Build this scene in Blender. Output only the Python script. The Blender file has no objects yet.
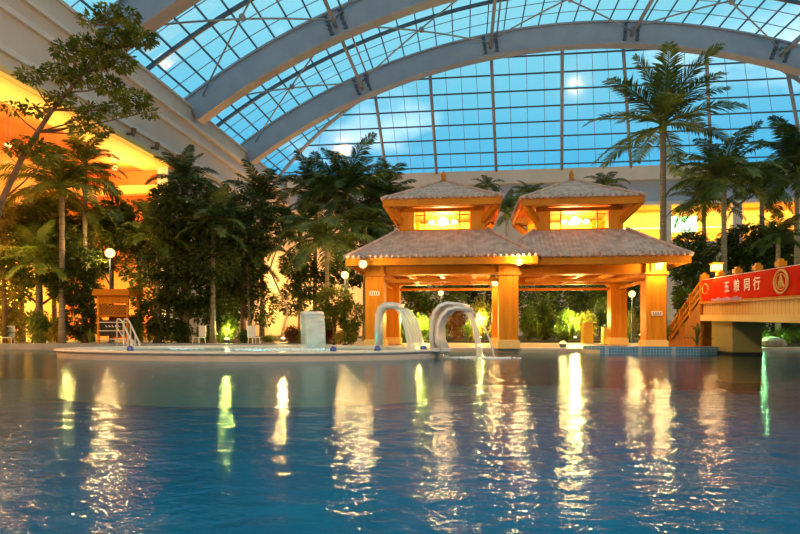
import bpy, math, random
from mathutils import Vector, Matrix
from mathutils.geometry import tessellate_polygon
R = random.Random(7)
PI = math.pi
col = bpy.context.scene.collection
# ------------------------------------------------------------------ camera numbers
F = 560.0; HC = 1.1; TH = math.atan(65 / 560); CT, ST = math.cos(TH), math.sin(TH)
def at(px, D, z=0.0):
    """ground point at depth D seen in picture column px"""
    r = (px - 400) / F * D
    return Vector((r * CT - D * ST, r * ST + D * CT, z))
def hz(py, D): return HC + (328 - py) / F * D
def pt(px, py, D): return at(px, D, hz(py, D))
# ------------------------------------------------------------------ materials
def mat(name, colr, rough=0.6, c2=None, scale=4.0, bump=0.0, metal=0.0, emit=None, estr=0.0, bscale=None, detail=3.0, spec=0.5, map_scale=(1, 1, 1)):
    m = bpy.data.materials.new(name); m.use_nodes = True
    nt = m.node_tree; N = nt.nodes; L = nt.links
    b = N['Principled BSDF']
    b.inputs['Base Color'].default_value = (*colr, 1); b.inputs['Roughness'].default_value = rough
    b.inputs['Metallic'].default_value = metal; b.inputs['Specular IOR Level'].default_value = spec
    if c2 is not None or bump:
        tc = N.new('ShaderNodeTexCoord'); mp = N.new('ShaderNodeMapping'); mp.inputs['Scale'].default_value = map_scale
        L.new(tc.outputs['Object'], mp.inputs[0])
        n = N.new('ShaderNodeTexNoise'); n.inputs['Scale'].default_value = scale; n.inputs['Detail'].default_value = detail
        L.new(mp.outputs[0], n.inputs['Vector'])
        if c2 is not None:
            r = N.new('ShaderNodeValToRGB'); r.color_ramp.elements[0].position = .35; r.color_ramp.elements[1].position = .65
            r.color_ramp.elements[0].color = (*colr, 1); r.color_ramp.elements[1].color = (*c2, 1)
            L.new(n.outputs['Fac'], r.inputs[0]); L.new(r.outputs[0], b.inputs['Base Color'])
        if bump:
            bp = N.new('ShaderNodeBump'); bp.inputs['Strength'].default_value = bump; bp.inputs['Distance'].default_value = .02
            n2 = n
            if bscale:
                n2 = N.new('ShaderNodeTexNoise'); n2.inputs['Scale'].default_value = bscale; L.new(mp.outputs[0], n2.inputs['Vector'])
            L.new(n2.outputs['Fac'], bp.inputs['Height']); L.new(bp.outputs[0], b.inputs['Normal'])
    if emit:
        b.inputs['Emission Color'].default_value = (*emit, 1); b.inputs['Emission Strength'].default_value = estr
    return m
def leafmat(name, c1, c2, trans=.35):
    m = bpy.data.materials.new(name); m.use_nodes = True
    nt = m.node_tree; N = nt.nodes; L = nt.links; N.clear()
    out = N.new('ShaderNodeOutputMaterial'); tc = N.new('ShaderNodeTexCoord'); n = N.new('ShaderNodeTexNoise')
    n.inputs['Scale'].default_value = 1.3; n.inputs['Detail'].default_value = 4
    L.new(tc.outputs['Object'], n.inputs['Vector'])
    r = N.new('ShaderNodeValToRGB'); r.color_ramp.elements[0].position = .38; r.color_ramp.elements[1].position = .64
    r.color_ramp.elements[0].color = (*c1, 1); r.color_ramp.elements[1].color = (*c2, 1)
    L.new(n.outputs['Fac'], r.inputs[0])
    p = N.new('ShaderNodeBsdfPrincipled'); p.inputs['Roughness'].default_value = .5; p.inputs['Specular IOR Level'].default_value = .35
    t = N.new('ShaderNodeBsdfTranslucent'); mx = N.new('ShaderNodeMixShader'); mx.inputs[0].default_value = trans
    L.new(r.outputs[0], p.inputs['Base Color']); L.new(r.outputs[0], t.inputs['Color'])
    L.new(p.outputs[0], mx.inputs[1]); L.new(t.outputs[0], mx.inputs[2]); L.new(mx.outputs[0], out.inputs[0])
    return m
def glowmat(name, c, s):
    m = bpy.data.materials.new(name); m.use_nodes = True
    N = m.node_tree.nodes; L = m.node_tree.links; N.clear()
    o = N.new('ShaderNodeOutputMaterial'); e = N.new('ShaderNodeEmission')
    e.inputs[0].default_value = (*c, 1); e.inputs[1].default_value = s; L.new(e.outputs[0], o.inputs[0])
    return m
def bandmat(name, c1, c2, axis, width, rough=.6, edge=.06, bump=.3, c3=None):
    """boards / planks / tiles: thin dark joints every `width` m along an axis of the object"""
    m = bpy.data.materials.new(name); m.use_nodes = True
    nt = m.node_tree; N = nt.nodes; L = nt.links; b = N['Principled BSDF']; b.inputs['Roughness'].default_value = rough
    tc = N.new('ShaderNodeTexCoord'); sp = N.new('ShaderNodeSeparateXYZ'); L.new(tc.outputs['Object'], sp.inputs[0])
    prev = None
    for ax in axis:
        d = N.new('ShaderNodeMath'); d.operation = 'DIVIDE'; d.inputs[1].default_value = width; L.new(sp.outputs[ax], d.inputs[0])
        fr = N.new('ShaderNodeMath'); fr.operation = 'FRACT'; L.new(d.outputs[0], fr.inputs[0])
        lt = N.new('ShaderNodeMath'); lt.operation = 'LESS_THAN'; lt.inputs[1].default_value = edge; L.new(fr.outputs[0], lt.inputs[0])
        if prev is None: prev = lt
        else:
            mxm = N.new('ShaderNodeMath'); mxm.operation = 'MAXIMUM'; L.new(prev.outputs[0], mxm.inputs[0]); L.new(lt.outputs[0], mxm.inputs[1]); prev = mxm
    n = N.new('ShaderNodeTexNoise'); n.inputs['Scale'].default_value = 2.5; L.new(tc.outputs['Object'], n.inputs['Vector'])
    m1 = N.new('ShaderNodeMix'); m1.data_type = 'RGBA'; m1.inputs['A'].default_value = (*c1, 1); m1.inputs['B'].default_value = (*(c3 or c1), 1)
    L.new(n.outputs['Fac'], m1.inputs['Factor'])
    m2 = N.new('ShaderNodeMix'); m2.data_type = 'RGBA'; m2.inputs['B'].default_value = (*c2, 1)
    L.new(m1.outputs['Result'], m2.inputs['A']); L.new(prev.outputs[0], m2.inputs['Factor']); L.new(m2.outputs['Result'], b.inputs['Base Color'])
    if bump:
        iv = N.new('ShaderNodeMath'); iv.operation = 'SUBTRACT'; iv.inputs[0].default_value = 1; L.new(prev.outputs[0], iv.inputs[1])
        bp = N.new('ShaderNodeBump'); bp.inputs['Strength'].default_value = bump; bp.inputs['Distance'].default_value = .02
        L.new(iv.outputs[0], bp.inputs['Height']); L.new(bp.outputs[0], b.inputs['Normal'])
    return m
M = {}
M['plaster'] = mat('plaster', (.60, .50, .42), .8, (.66, .55, .46), .6)
M['plaster2'] = mat('plaster_trim', (.72, .62, .55), .7, (.66, .57, .50), .6)
M['greyband'] = mat('grey_band', (.34, .38, .50), .8, (.37, .41, .52), .5)
M['ochre'] = mat('ochre_plaster', (.80, .50, .14), .8, (.86, .58, .18), .5)
M['yellowscreen'] = mat('yellow_screen', (.92, .78, .12), .7)
M['orange'] = mat('orange_paint', (.75, .17, .03), .7, (.80, .22, .04), .5)
M['steel'] = mat('painted_steel', (.25, .27, .33), .5, (.29, .31, .37), .7)
M['darksteel'] = mat('dark_steel', (.07, .09, .12), .45)
M['pipe'] = mat('pipe_paint', (.26, .27, .30), .4)
M['deck'] = mat('stone_deck', (.62, .47, .30), .5, (.70, .54, .36), 1.5, .2)
M['curb'] = mat('grey_curb', (.30, .31, .34), .5, (.38, .38, .40), 2)
M['soil'] = mat('soil', (.06, .04, .02), .9, (.10, .065, .03), 3, .6)
M['rim'] = mat('pale_rim', (.72, .62, .50), .35, (.78, .68, .56), 2)
M['bluetile'] = bandmat('blue_mosaic', (.06, .20, .36), (.35, .45, .5), ('X', 'Y', 'Z'), .12, .25, .12, .2, (.12, .34, .5))
M['pooltile'] = mat('pool_tile', (.001, .135, .25), .5, (.002, .175, .30), .8)
M['spatile'] = mat('spa_tile', (.15, .50, .48), .5, (.25, .62, .58), 1.5)
M['wood'] = mat('amber_wood', (.56, .185, .008), .5, (.68, .25, .012), 1.2, .3, map_scale=(6, 6, .5), spec=.12)
M['wood2'] = mat('amber_wood_beam', (.46, .15, .008), .5, (.56, .20, .010), 2, .25, spec=.12)
M['soffit'] = bandmat('board_soffit', (.55, .24, .045), (.28, .12, .03), ('X',), .22, .5, .08, .3, (.62, .28, .06))
M['plankside'] = bandmat('plank_side', (.58, .30, .08), (.25, .11, .03), ('X',), .25, .5, .08, .3, (.66, .36, .1))
M['darkwood'] = mat('dark_wood', (.16, .06, .02), .5, (.22, .085, .03), 2)
M['concrete'] = mat('olive_concrete', (.30, .24, .06), .7, (.36, .29, .08), 1)
M['stainless'] = mat('stainless', (.76, .72, .66), .38, metal=.25)
M['white'] = mat('white_paint', (.8, .78, .74), .5)
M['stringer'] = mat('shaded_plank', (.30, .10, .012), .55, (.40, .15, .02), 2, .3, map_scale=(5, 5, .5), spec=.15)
M['black'] = mat('black_board', (.015, .013, .012), .6)
M['bluefit'] = mat('blue_fitting', (.03, .06, .35), .35)
M['yellow'] = mat('yellow_plastic', (.85, .55, .05), .5)
M['bluewin'] = mat('blue_window', (.05, .22, .42), .15, emit=(.1, .45, .8), estr=.25)
M['red'] = mat('red_cloth', (.60, .012, .003), .85, (.68, .035, .004), .8, spec=.05)
M['mauve'] = mat('mauve_print', (.35, .16, .30), .6, (.55, .30, .38), 6)
M['cream'] = mat('cream_print', (.9, .75, .6), .6)
M['gold'] = mat('gold_print', (.85, .50, .12), .5)
M['bark'] = mat('palm_bark', (.30, .24, .16), .85, (.16, .12, .08), 3, .6, map_scale=(.3, .3, 4))
M['bark2'] = mat('brown_bark', (.13, .07, .035), .85, (.20, .12, .06), 4, .6)
M['rock'] = mat('rock', (.25, .19, .14), .85, (.38, .29, .2), 2, .7)
M['petal'] = mat('pink_petal', (.75, .25, .30), .6)
M['lamp'] = glowmat('lamp_glow', (1, .56, .13), 3.6)
M['bulb'] = glowmat('bulb_glow', (1, .74, .30), 22)
M['lampsoft'] = glowmat('lamp_soft', (1, .60, .18), 5)
M['greenlamp'] = glowmat('green_window_glow', (.45, 1, .35), 3.2)
M['strip'] = glowmat('cove_glow', (1, .62, .16), 3)
M['leafdark'] = leafmat('leaf_dark', (.030, .050, .012), (.10, .135, .022))
M['leafpalm'] = leafmat('leaf_palm', (.055, .085, .018), (.17, .19, .035))
M['leafmid'] = leafmat('leaf_mid', (.08, .12, .015), (.23, .26, .025))
M['leaflime'] = leafmat('leaf_lime', (.12, .20, .02), (.30, .36, .05))
M['leafyel'] = leafmat('leaf_yellow', (.30, .26, .03), (.48, .38, .06))
M['leafred'] = leafmat('leaf_red', (.12, .05, .02), (.30, .10, .05))
# roof tiles: rows of half-round tiles running down the slope, from the local grid stored in UV
def tilemat():
    m = bpy.data.materials.new('clay_roof_tiles'); m.use_nodes = True
    nt = m.node_tree; N = nt.nodes; L = nt.links; b = N['Principled BSDF']; b.inputs['Roughness'].default_value = .75
    uv = N.new('ShaderNodeUVMap'); sp = N.new('ShaderNodeSeparateXYZ'); L.new(uv.outputs[0], sp.inputs[0])
    def wave(o, per, sharp):
        d = N.new('ShaderNodeMath'); d.operation = 'MULTIPLY'; d.inputs[1].default_value = (PI if sharp else 1) / per; L.new(sp.outputs[o], d.inputs[0])
        s = N.new('ShaderNodeMath'); s.operation = 'SINE' if sharp else 'FRACT'; L.new(d.outputs[0], s.inputs[0])
        if sharp:
            a = N.new('ShaderNodeMath'); a.operation = 'ABSOLUTE'; L.new(s.outputs[0], a.inputs[0]); return a
        return s
    u = wave('X', .2, True); v = wave('Y', .36, False)
    ad = N.new('ShaderNodeMath'); ad.operation = 'MULTIPLY_ADD'; ad.inputs[1].default_value = .35
    L.new(v.outputs[0], ad.inputs[0]); L.new(u.outputs[0], ad.inputs[2])
    bp = N.new('ShaderNodeBump'); bp.inputs['Strength'].default_value = .9; bp.inputs['Distance'].default_value = .035
    L.new(ad.outputs[0], bp.inputs['Height']); L.new(bp.outputs[0], b.inputs['Normal'])
    n = N.new('ShaderNodeTexNoise'); n.inputs['Scale'].default_value = 3.0; n.inputs['Detail'].default_value = 6
    tc = N.new('ShaderNodeTexCoord'); L.new(tc.outputs['Object'], n.inputs['Vector'])
    r = N.new('ShaderNodeValToRGB'); r.color_ramp.elements[0].color = (.36, .23, .18, 1); r.color_ramp.elements[1].color = (.62, .42, .34, 1)
    r.color_ramp.elements[0].position = .3; r.color_ramp.elements[1].position = .7
    L.new(n.outputs['Fac'], r.inputs[0]); L.new(r.outputs[0], b.inputs['Base Color'])
    return m
M['tile'] = tilemat()
def glassmat():
    m = bpy.data.materials.new('roof_glass'); m.use_nodes = True
    nt = m.node_tree; N = nt.nodes; L = nt.links; N.clear()
    o = N.new('ShaderNodeOutputMaterial'); t = N.new('ShaderNodeBsdfTransparent'); t.inputs[0].default_value = (.86, .97, 1, 1)
    g = N.new('ShaderNodeBsdfGlossy'); g.inputs[0].default_value = (.9, .95, 1, 1); g.inputs['Roughness'].default_value = .15
    mx = N.new('ShaderNodeMixShader'); mx.inputs[0].default_value = .05
    L.new(t.outputs[0], mx.inputs[1]); L.new(g.outputs[0], mx.inputs[2]); L.new(mx.outputs[0], o.inputs[0])
    return m
M['glass'] = glassmat()
def watermat(name, tint, bstr, rough, scale=(1, 1, 1), sc=1.4, ior=1.15):
    m = bpy.data.materials.new(name); m.use_nodes = True
    nt = m.node_tree; N = nt.nodes; L = nt.links; N.clear()
    o = N.new('ShaderNodeOutputMaterial'); t = N.new('ShaderNodeBsdfTransparent'); t.inputs[0].default_value = (*tint, 1)
    g = N.new('ShaderNodeBsdfGlossy'); g.inputs[0].default_value = (.86, .94, 1, 1); g.inputs['Roughness'].default_value = rough
    fr = N.new('ShaderNodeFresnel'); fr.inputs[0].default_value = ior
    tc = N.new('ShaderNodeTexCoord'); mp = N.new('ShaderNodeMapping'); mp.inputs['Scale'].default_value = scale
    L.new(tc.outputs['Object'], mp.inputs[0])
    n = N.new('ShaderNodeTexNoise'); n.inputs['Scale'].default_value = sc; n.inputs['Detail'].default_value = 4; n.inputs['Roughness'].default_value = .6
    L.new(mp.outputs[0], n.inputs['Vector'])
    bp = N.new('ShaderNodeBump'); bp.inputs['Strength'].default_value = 1; bp.inputs['Distance'].default_value = bstr
    L.new(n.outputs['Fac'], bp.inputs['Height']); L.new(bp.outputs[0], g.inputs['Normal']); L.new(bp.outputs[0], fr.inputs['Normal'])
    mx = N.new('ShaderNodeMixShader')
    L.new(fr.outputs[0], mx.inputs[0]); L.new(t.outputs[0], mx.inputs[1]); L.new(g.outputs[0], mx.inputs[2]); L.new(mx.outputs[0], o.inputs[0])
    return m
M['water'] = watermat('pool_water', (.5, .88, .97), .034, .105, (.8, 1, 1), 2.6)
M['spawater'] = watermat('spa_water', (.8, 1, 1), .02, .1, (1, 1, 1), 5, 1.1)
def sheetmat():
    m = bpy.data.materials.new('falling_water'); m.use_nodes = True
    nt = m.node_tree; N = nt.nodes; L = nt.links; N.clear()
    o = N.new('ShaderNodeOutputMaterial'); t = N.new('ShaderNodeBsdfTransparent')
    p = N.new('ShaderNodeBsdfPrincipled'); p.inputs['Base Color'].default_value = (.9, .9, .88, 1); p.inputs['Roughness'].default_value = .25
    tr = N.new('ShaderNodeBsdfTranslucent'); tr.inputs[0].default_value = (.95, .95, .92, 1)
    a = N.new('ShaderNodeMixShader'); a.inputs[0].default_value = .5; L.new(p.outputs[0], a.inputs[1]); L.new(tr.outputs[0], a.inputs[2])
    tc = N.new('ShaderNodeTexCoord'); mp = N.new('ShaderNodeMapping'); mp.inputs['Scale'].default_value = (1, 12, 1); L.new(tc.outputs['Object'], mp.inputs[0])
    n = N.new('ShaderNodeTexNoise'); n.inputs['Scale'].default_value = 1.5; L.new(mp.outputs[0], n.inputs['Vector'])
    mr = N.new('ShaderNodeMapRange'); mr.inputs['To Min'].default_value = .25; mr.inputs['To Max'].default_value = .95; L.new(n.outputs['Fac'], mr.inputs[0])
    mx = N.new('ShaderNodeMixShader'); L.new(mr.outputs[0], mx.inputs[0]); L.new(t.outputs[0], mx.inputs[1]); L.new(a.outputs[0], mx.inputs[2])
    L.new(mx.outputs[0], o.inputs[0]); return m
M['sheet'] = sheetmat()
M['foam'] = mat('foam', (.8, .85, .85), .5, bump=1.0, scale=8)
# ------------------------------------------------------------------ mesh collector
class MB:
    def __init__(s): s.v = []; s.f = []; s.uv = None
    def add(s, vs, fs):
        o = len(s.v); s.v += [tuple(v) for v in vs]; s.f += [tuple(i + o for i in f) for f in fs]; return s
    def box(s, c, d, rz=0.0, top=None):
        x, y, z = [q / 2 for q in d]; tx, ty = (top if top else (1, 1))
        P = [(-x, -y, -z), (x, -y, -z), (x, y, -z), (-x, y, -z), (-x * tx, -y * ty, z), (x * tx, -y * ty, z), (x * tx, y * ty, z), (-x * tx, y * ty, z)]
        cr, sr = math.cos(rz), math.sin(rz)
        P = [(p[0] * cr - p[1] * sr + c[0], p[0] * sr + p[1] * cr + c[1], p[2] + c[2]) for p in P]
        return s.add(P, [(0, 3, 2, 1), (4, 5, 6, 7), (0, 1, 5, 4), (1, 2, 6, 5), (2, 3, 7, 6), (3, 0, 4, 7)])
    def bb(s, x0, x1, y0, y1, z0, z1): return s.box(((x0 + x1) / 2, (y0 + y1) / 2, (z0 + z1) / 2), (x1 - x0, y1 - y0, z1 - z0))
    def tube(s, pts, r, n=8, cap=True):
        pts = [Vector(p) for p in pts]; rs = r if isinstance(r, (list, tuple)) else [r] * len(pts)
        o = len(s.v); prev = None
        for i, p in enumerate(pts):
            t = (pts[min(i + 1, len(pts) - 1)] - pts[max(i - 1, 0)]).normalized()
            if prev is None:
                a = Vector((0, 0, 1)) if abs(t.z) < .9 else Vector((1, 0, 0)); u = t.cross(a).normalized()
            else: u = (prev - t * prev.dot(t)).normalized()
            prev = u; w = t.cross(u)
            for k in range(n):
                a = 2 * PI * k / n; s.v.append(tuple(p + (u * math.cos(a) + w * math.sin(a)) * rs[i]))
        for i in range(len(pts) - 1):
            for k in range(n):
                a = o + i * n + k; b = o + i * n + (k + 1) % n; s.f.append((a, b, b + n, a + n))
        if cap:
            s.f.append(tuple(o + k for k in range(n))[::-1]); s.f.append(tuple(o + (len(pts) - 1) * n + k for k in range(n)))
        return s
    def bar(s, a, b, w, h):
        """rectangular bar from a to b, width w (horizontal), depth h"""
        a, b = Vector(a), Vector(b); t = (b - a).normalized(); up = Vector((0, 0, 1)) if abs(t.z) < .95 else Vector((0, 1, 0))
        u = t.cross(up).normalized() * w / 2; v = u.cross(t).normalized() * h / 2
        P = [a - u - v, a + u - v, a + u + v, a - u + v, b - u - v, b + u - v, b + u + v, b - u + v]
        return s.add(P, [(0, 1, 2, 3), (7, 6, 5, 4), (0, 4, 5, 1), (1, 5, 6, 2), (2, 6, 7, 3), (3, 7, 4, 0)])
    def lathe(s, prof, c=(0, 0, 0), n=16):
        o = len(s.v)
        for r, z in prof:
            for k in range(n):
                a = 2 * PI * k / n; s.v.append((c[0] + r * math.cos(a), c[1] + r * math.sin(a), c[2] + z))
        for i in range(len(prof) - 1):
            for k in range(n):
                a = o + i * n + k; b = o + i * n + (k + 1) % n; s.f.append((a, b, b + n, a + n))
        s.f.append(tuple(o + k for k in range(n))[::-1]); s.f.append(tuple(o + (len(prof) - 1) * n + k for k in range(n)))
        return s
    def ball(s, c, r, n=12, sz=1.0):
        m = n // 2
        return s.lathe([(max(.001, r * math.sin(PI * i / m)), -r * math.cos(PI * i / m) * sz) for i in range(m + 1)], c, n)
    def prism(s, poly, z0, z1):
        n = len(poly); o = len(s.v)
        s.v += [(p[0], p[1], z0) for p in poly] + [(p[0], p[1], z1) for p in poly]
        for k in range(n): s.f.append((o + k, o + (k + 1) % n, o + n + (k + 1) % n, o + n + k))
        tris = tessellate_polygon([[Vector((p[0], p[1], 0)) for p in poly]])
        for t in tris:
            s.f.append(tuple(o + n + i for i in t)); s.f.append(tuple(o + i for i in t)[::-1])
        return s
    def build(s, name, m, parent=None, smooth=False):
        me = bpy.data.meshes.new(name); me.from_pydata(s.v, [], s.f); me.update()
        me.materials.append(M[m] if isinstance(m, str) else m)
        if smooth:
            for p in me.polygons: p.use_smooth = True
        o = bpy.data.objects.new(name, me); col.objects.link(o)
        if parent: o.parent = parent
        return o
def tag(o, label, cat, group=None, kind=None):
    o['label'] = label; o['category'] = cat
    if group: o['group'] = group
    if kind: o['kind'] = kind
    return o
def empty(name, loc=(0, 0, 0), rz=0.0):
    o = bpy.data.objects.new(name, None); o.location = loc; o.rotation_euler = (0, 0, rz); o.empty_display_size = .2
    col.objects.link(o); return o
def thing(name, label, cat, loc=(0, 0, 0), rz=0.0, group=None): return tag(empty(name, loc, rz), label, cat, group)
def struct(o, label, cat): return tag(o, label, cat, None, 'structure')
def copy_tree(o, parent=None):
    c = o.copy(); col.objects.link(c)
    if parent: c.parent = parent
    for ch in [x for x in allobjs if x.parent == o]: copy_tree(ch, c)
    return c
def light(px, energy, colr=(1, .62, .25), r=.12, parent=None):
    l = bpy.data.lights.new('point_light', 'POINT'); l.energy = energy; l.color = colr; l.shadow_soft_size = r
    o = bpy.data.objects.new('point_light', l); o.location = px; col.objects.link(o)
    if parent: o.parent = parent
    return o
def area(loc, rot, sx, sy, energy, colr=(1, .62, .25), parent=None):
    l = bpy.data.lights.new('area_light', 'AREA'); l.shape = 'RECTANGLE'; l.size = sx; l.size_y = sy; l.energy = energy; l.color = colr
    o = bpy.data.objects.new('area_light', l); o.location = loc; o.rotation_euler = rot; col.objects.link(o)
    if parent: o.parent = parent
    return o
# ------------------------------------------------------------------ the hall
XL, XR, YB, YE = -21.3, 42.3, -6.0, 66.0
CX, CZ, RLO, RUP, RG = 10.5, -28.3, 55.75, 57.85, 58.1
ARCHY = [-2.0, 9.2, 20.4, 31.6, 42.8, 54.0]
ZE = 19.3           # top of the end wall
def arc(x, r): return CZ + math.sqrt(r * r - (x - CX) ** 2)
ceil = empty('ceiling'); struct(ceil, 'blue glass barrel vault over the whole pool hall', 'glass roof')
A0 = math.asin((XL - 1.9 - CX) / RG); A1 = math.asin((XR + 1.2 - CX) / RG)
na = 44
g = MB()
ys = [YB] + ARCHY[0:]
for j in range(na + 1):
    a = A0 + (A1 - A0) * j / na
    for y in ys: g.v.append((CX + RG * math.sin(a), y, CZ + RG * math.cos(a)))
for j in range(na):
    for i in range(len(ys) - 1):
        k = j * len(ys) + i; g.f.append((k, k + 1, k + 1 + len(ys), k + len(ys)))
g.build('glass_skin', 'glass', ceil, True)
# longitudinal glazing bars and secondary arcs, thin joints
gb = MB()
for j in range(na + 1):
    a = A0 + (A1 - A0) * j / na; r = RG - .1
    gb.bar((CX + r * math.sin(a), YB, CZ + r * math.cos(a)), (CX + r * math.sin(a), 54, CZ + r * math.cos(a)), .09, .14)
gb.build('glazing_bar', 'darksteel', ceil)
def arcstrip(mb, y, r0, r1, w, n=60, a0=A0, a1=A1):
    o = len(mb.v)
    for i in range(n + 1):
        a = a0 + (a1 - a0) * i / n
        for rr, yy in ((r0, y - w / 2), (r0, y + w / 2), (r1, y + w / 2), (r1, y - w / 2)):
            mb.v.append((CX + rr * math.sin(a), yy, CZ + rr * math.cos(a)))
    for i in range(n):
        for k in range(4):
            p = o + i * 4; mb.f.append((p + k, p + (k + 1) % 4, p + 4 + (k + 1) % 4, p + 4 + k))
    mb.f.append((o, o + 1, o + 2, o + 3)); q = o + n * 4; mb.f.append((q + 3, q + 2, q + 1, q))
for i in range(len(ARCHY) - 1):
    sb = MB(); arcstrip(sb, (ARCHY[i] + ARCHY[i + 1]) / 2, RG - .38, RG - .12, .2); sb.build('secondary_rib', 'darksteel', ceil)
jb = MB()
for i in range(len(ARCHY) - 1):
    for k in (1, 2, 4, 5): arcstrip(jb, ARCHY[i] + k * 11.2 / 6, RG - .07, RG - .02, .05, 44)
jb.build('pane_joint', 'pipe', ceil)
NX = [-9.9 , 2.4, 15.2, 28.0]
for x in NX:
    for i in range(len(ARCHY) - 1):
        if i < 1: continue
        b = MB(); z = arc(x, RLO + .75)
        b.tube([(x, ARCHY[i] + .4, z), (x, ARCHY[i + 1] - .4, z)], .15, 8)
        b.tube([(x + .55, ARCHY[i] + .4, arc(x + .55, RLO + 1.5)), (x + .55, ARCHY[i + 1] - .4, arc(x + .55, RLO + 1.5))], .08, 6)
        b.build('purlin', 'pipe', ceil, True)
xs = [XL + .6] + NX + [XR - .6]
for i in range(1, len(ARCHY) - 1):
    for j in range(len(xs) - 1):
        b = MB(); r = RLO + 1.3
        for (xa, xb) in ((xs[j], xs[j + 1]), (xs[j + 1], xs[j])):
            pts = []
            for k in range(9):
                t = k / 8; x = xa + (xb - xa) * t; y = ARCHY[i] + .4 + (10.4) * t; pts.append((x, y, arc(x, r) + (-.12 if xa < xb else .12)))
            b.tube(pts, .07, 6)
        mx = (xs[j] + xs[j + 1]) / 2; b.ball((mx, ARCHY[i] + 5.6, arc(mx, r)), .26, 8)
        b.build('cross_brace', 'pipe', ceil, True)
AL = {1: 'curved grey steel roof arch out of view above the camera side', 2: 'grey steel roof arch closest overhead of those spanning the hall',
      3: 'grey steel roof arch cut by the top left corner beside the leafy tree', 4: 'grey steel arch whose foot stands on the left parapet, middle of the three seen',
      5: 'long grey steel arch at the start of the sloping end glass', 0: 'grey steel roof arch behind the camera'}
for i, y in enumerate(ARCHY):
    t = thing('roof_arch', AL[i], 'arch', (CX, y, 0))
    b = MB(); aa = math.asin((XL + .2 - CX) / RLO); ab = math.asin((XR - .2 - CX) / RLO)
    arcstrip(b, 0, RLO, RUP, .8, 70, aa, ab); b.v = [(v[0] - CX, v[1], v[2]) for v in b.v]
    b.build('box_beam', 'steel', t)
    f_ = MB()
    for rr in (RLO, RUP - .12):
        arcstrip(f_, 0, rr - .04, rr + .12, 1.05, 70, aa, ab)
    f_.v = [(v[0] - CX, v[1], v[2]) for v in f_.v]; f_.build('flange', 'steel', t)
    for x in NX:
        for d in (-.5, .5):
            jn = MB(); a = math.asin((x + d * 1.1 - CX) / (RLO + 1))
            jn.bar(((RLO + .25) * math.sin(a), 0, CZ + (RLO + .25) * math.cos(a)), ((RLO + 1.95) * math.sin(a), 0, CZ + (RLO + 1.95) * math.cos(a)), .22, .22)
            jn.v = [(v[0], v[1] * 8.4 / 2.0, v[2]) for v in jn.v]
            for q in (.35, .75, 1.15, 1.55, 1.85):
                rr = RLO + q; jn.box((rr * math.sin(a), 0, CZ + rr * math.cos(a)), (.30, 1.06, .2))
            jn.build('splice_plate', 'darksteel', t)
# sloping end glass: ruled between the last arch and the end wall
TOPX = [-14.2, -9.5, -3.6, 2.4, 9.1, 14.5, 21.8, 28.0, 35]
BOTX = [-21.0, -9.2, -3.3, 3.6, 11.0, 18.6, 27.2, 36.8, 44.0]
MH = (29.5 - ZE) / 11.7
def hipY(x, r=RG): return max(54.0, min(YE, YE - (arc(x, r) - ZE) / MH))
def plane(x, y): return Vector((x, y, ZE + MH * (YE - y)))
eg = MB()   # vault glass between the last arch and the hip line
top = []
for j in range(na + 1):
    a = A0 + (A1 - A0) * j / na; x = CX + RG * math.sin(a); z = CZ + RG * math.cos(a); y = hipY(x)
    eg.v += [(x, 54.0, z), (x, y, z)]; top.append((x, y))
for j in range(na): k = 2 * j; eg.f.append((k, k + 1, k + 3, k + 2))
eg.build('corner_glass', 'glass', ceil, True)
eg = MB()
for (x, y) in top: eg.v += [tuple(plane(x, y)), (x, YE, ZE)]
for j in range(na): k = 2 * j; eg.f.append((k, k + 1, k + 3, k + 2))
eg.build('end_glass', 'glass', ceil)
b = MB()
for j in range(na + 1):
    a = A0 + (A1 - A0) * j / na; r = RG - .1; x = CX + r * math.sin(a); y = hipY(x)
    if y > 54.3: b.bar((x, 54.0, CZ + r * math.cos(a)), (x, y, CZ + r * math.cos(a)), .09, .14)
b.build('corner_bar', 'darksteel', ceil)
b = MB()
for yy in (56.0, 58.2, 60.4, 62.6):
    for sgn in (-1, 1):
        zz = plane(0, yy).z; dx_ = math.sqrt(RG ** 2 - (zz - CZ) ** 2); a_ = math.asin(min(.999, dx_ / RG)); lim = abs(A0) if sgn < 0 else A1
        pts = [(CX + sgn * (RG - .12) * math.sin(a_ + (lim - a_) * k / 8), yy, CZ + (RG - .12) * math.cos(a_ + (lim - a_) * k / 8)) for k in range(9)]
        if lim > a_: b.tube(pts, .06, 5)
b.build('corner_rib', 'pipe', ceil)
for sgn in (-1, 1):
    pts = [Vector((x, y - .15, arc(x, RG) - .3)) for (x, y) in top if (x - CX) * sgn > 0 and y > 54.6]
    b = MB(); b.tube(pts, .2, 8); b.build('hip_beam', 'pipe', ceil, True)
def rafter_pts(xt, xb):
    for k in range(200):
        t = k / 200; x = xt + (xb - xt) * t; y = 54.4 + (YE - 54.4) * t
        if plane(x, y).z <= arc(x, RG) + .02: break
    return plane(x, y), plane(xb, YE)
RF = [rafter_pts(TOPX[i], BOTX[i]) for i in range(1, len(TOPX))]
for a_, b_ in RF:
    b = MB(); off = Vector((0, -.25, -.25)); b.tube([a_ + off, b_ + off], .17, 8); b.build('rafter', 'pipe', ceil, True)
for k in range(9):
    zk = ZE + .55 + k * 1.15; dx_ = math.sqrt(max(1, RG ** 2 - (zk - CZ) ** 2)) - .1; y = YE - (zk - ZE) / MH
    x0_, x1_ = max(XL - 1, CX - dx_), min(XR + 1, CX + dx_)
    b = MB(); b.bar((x0_, y - .08, zk - .1), (x1_, y - .08, zk - .1), .13, .13); b.build('end_purlin', 'darksteel', ceil)
b = MB()
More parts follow.
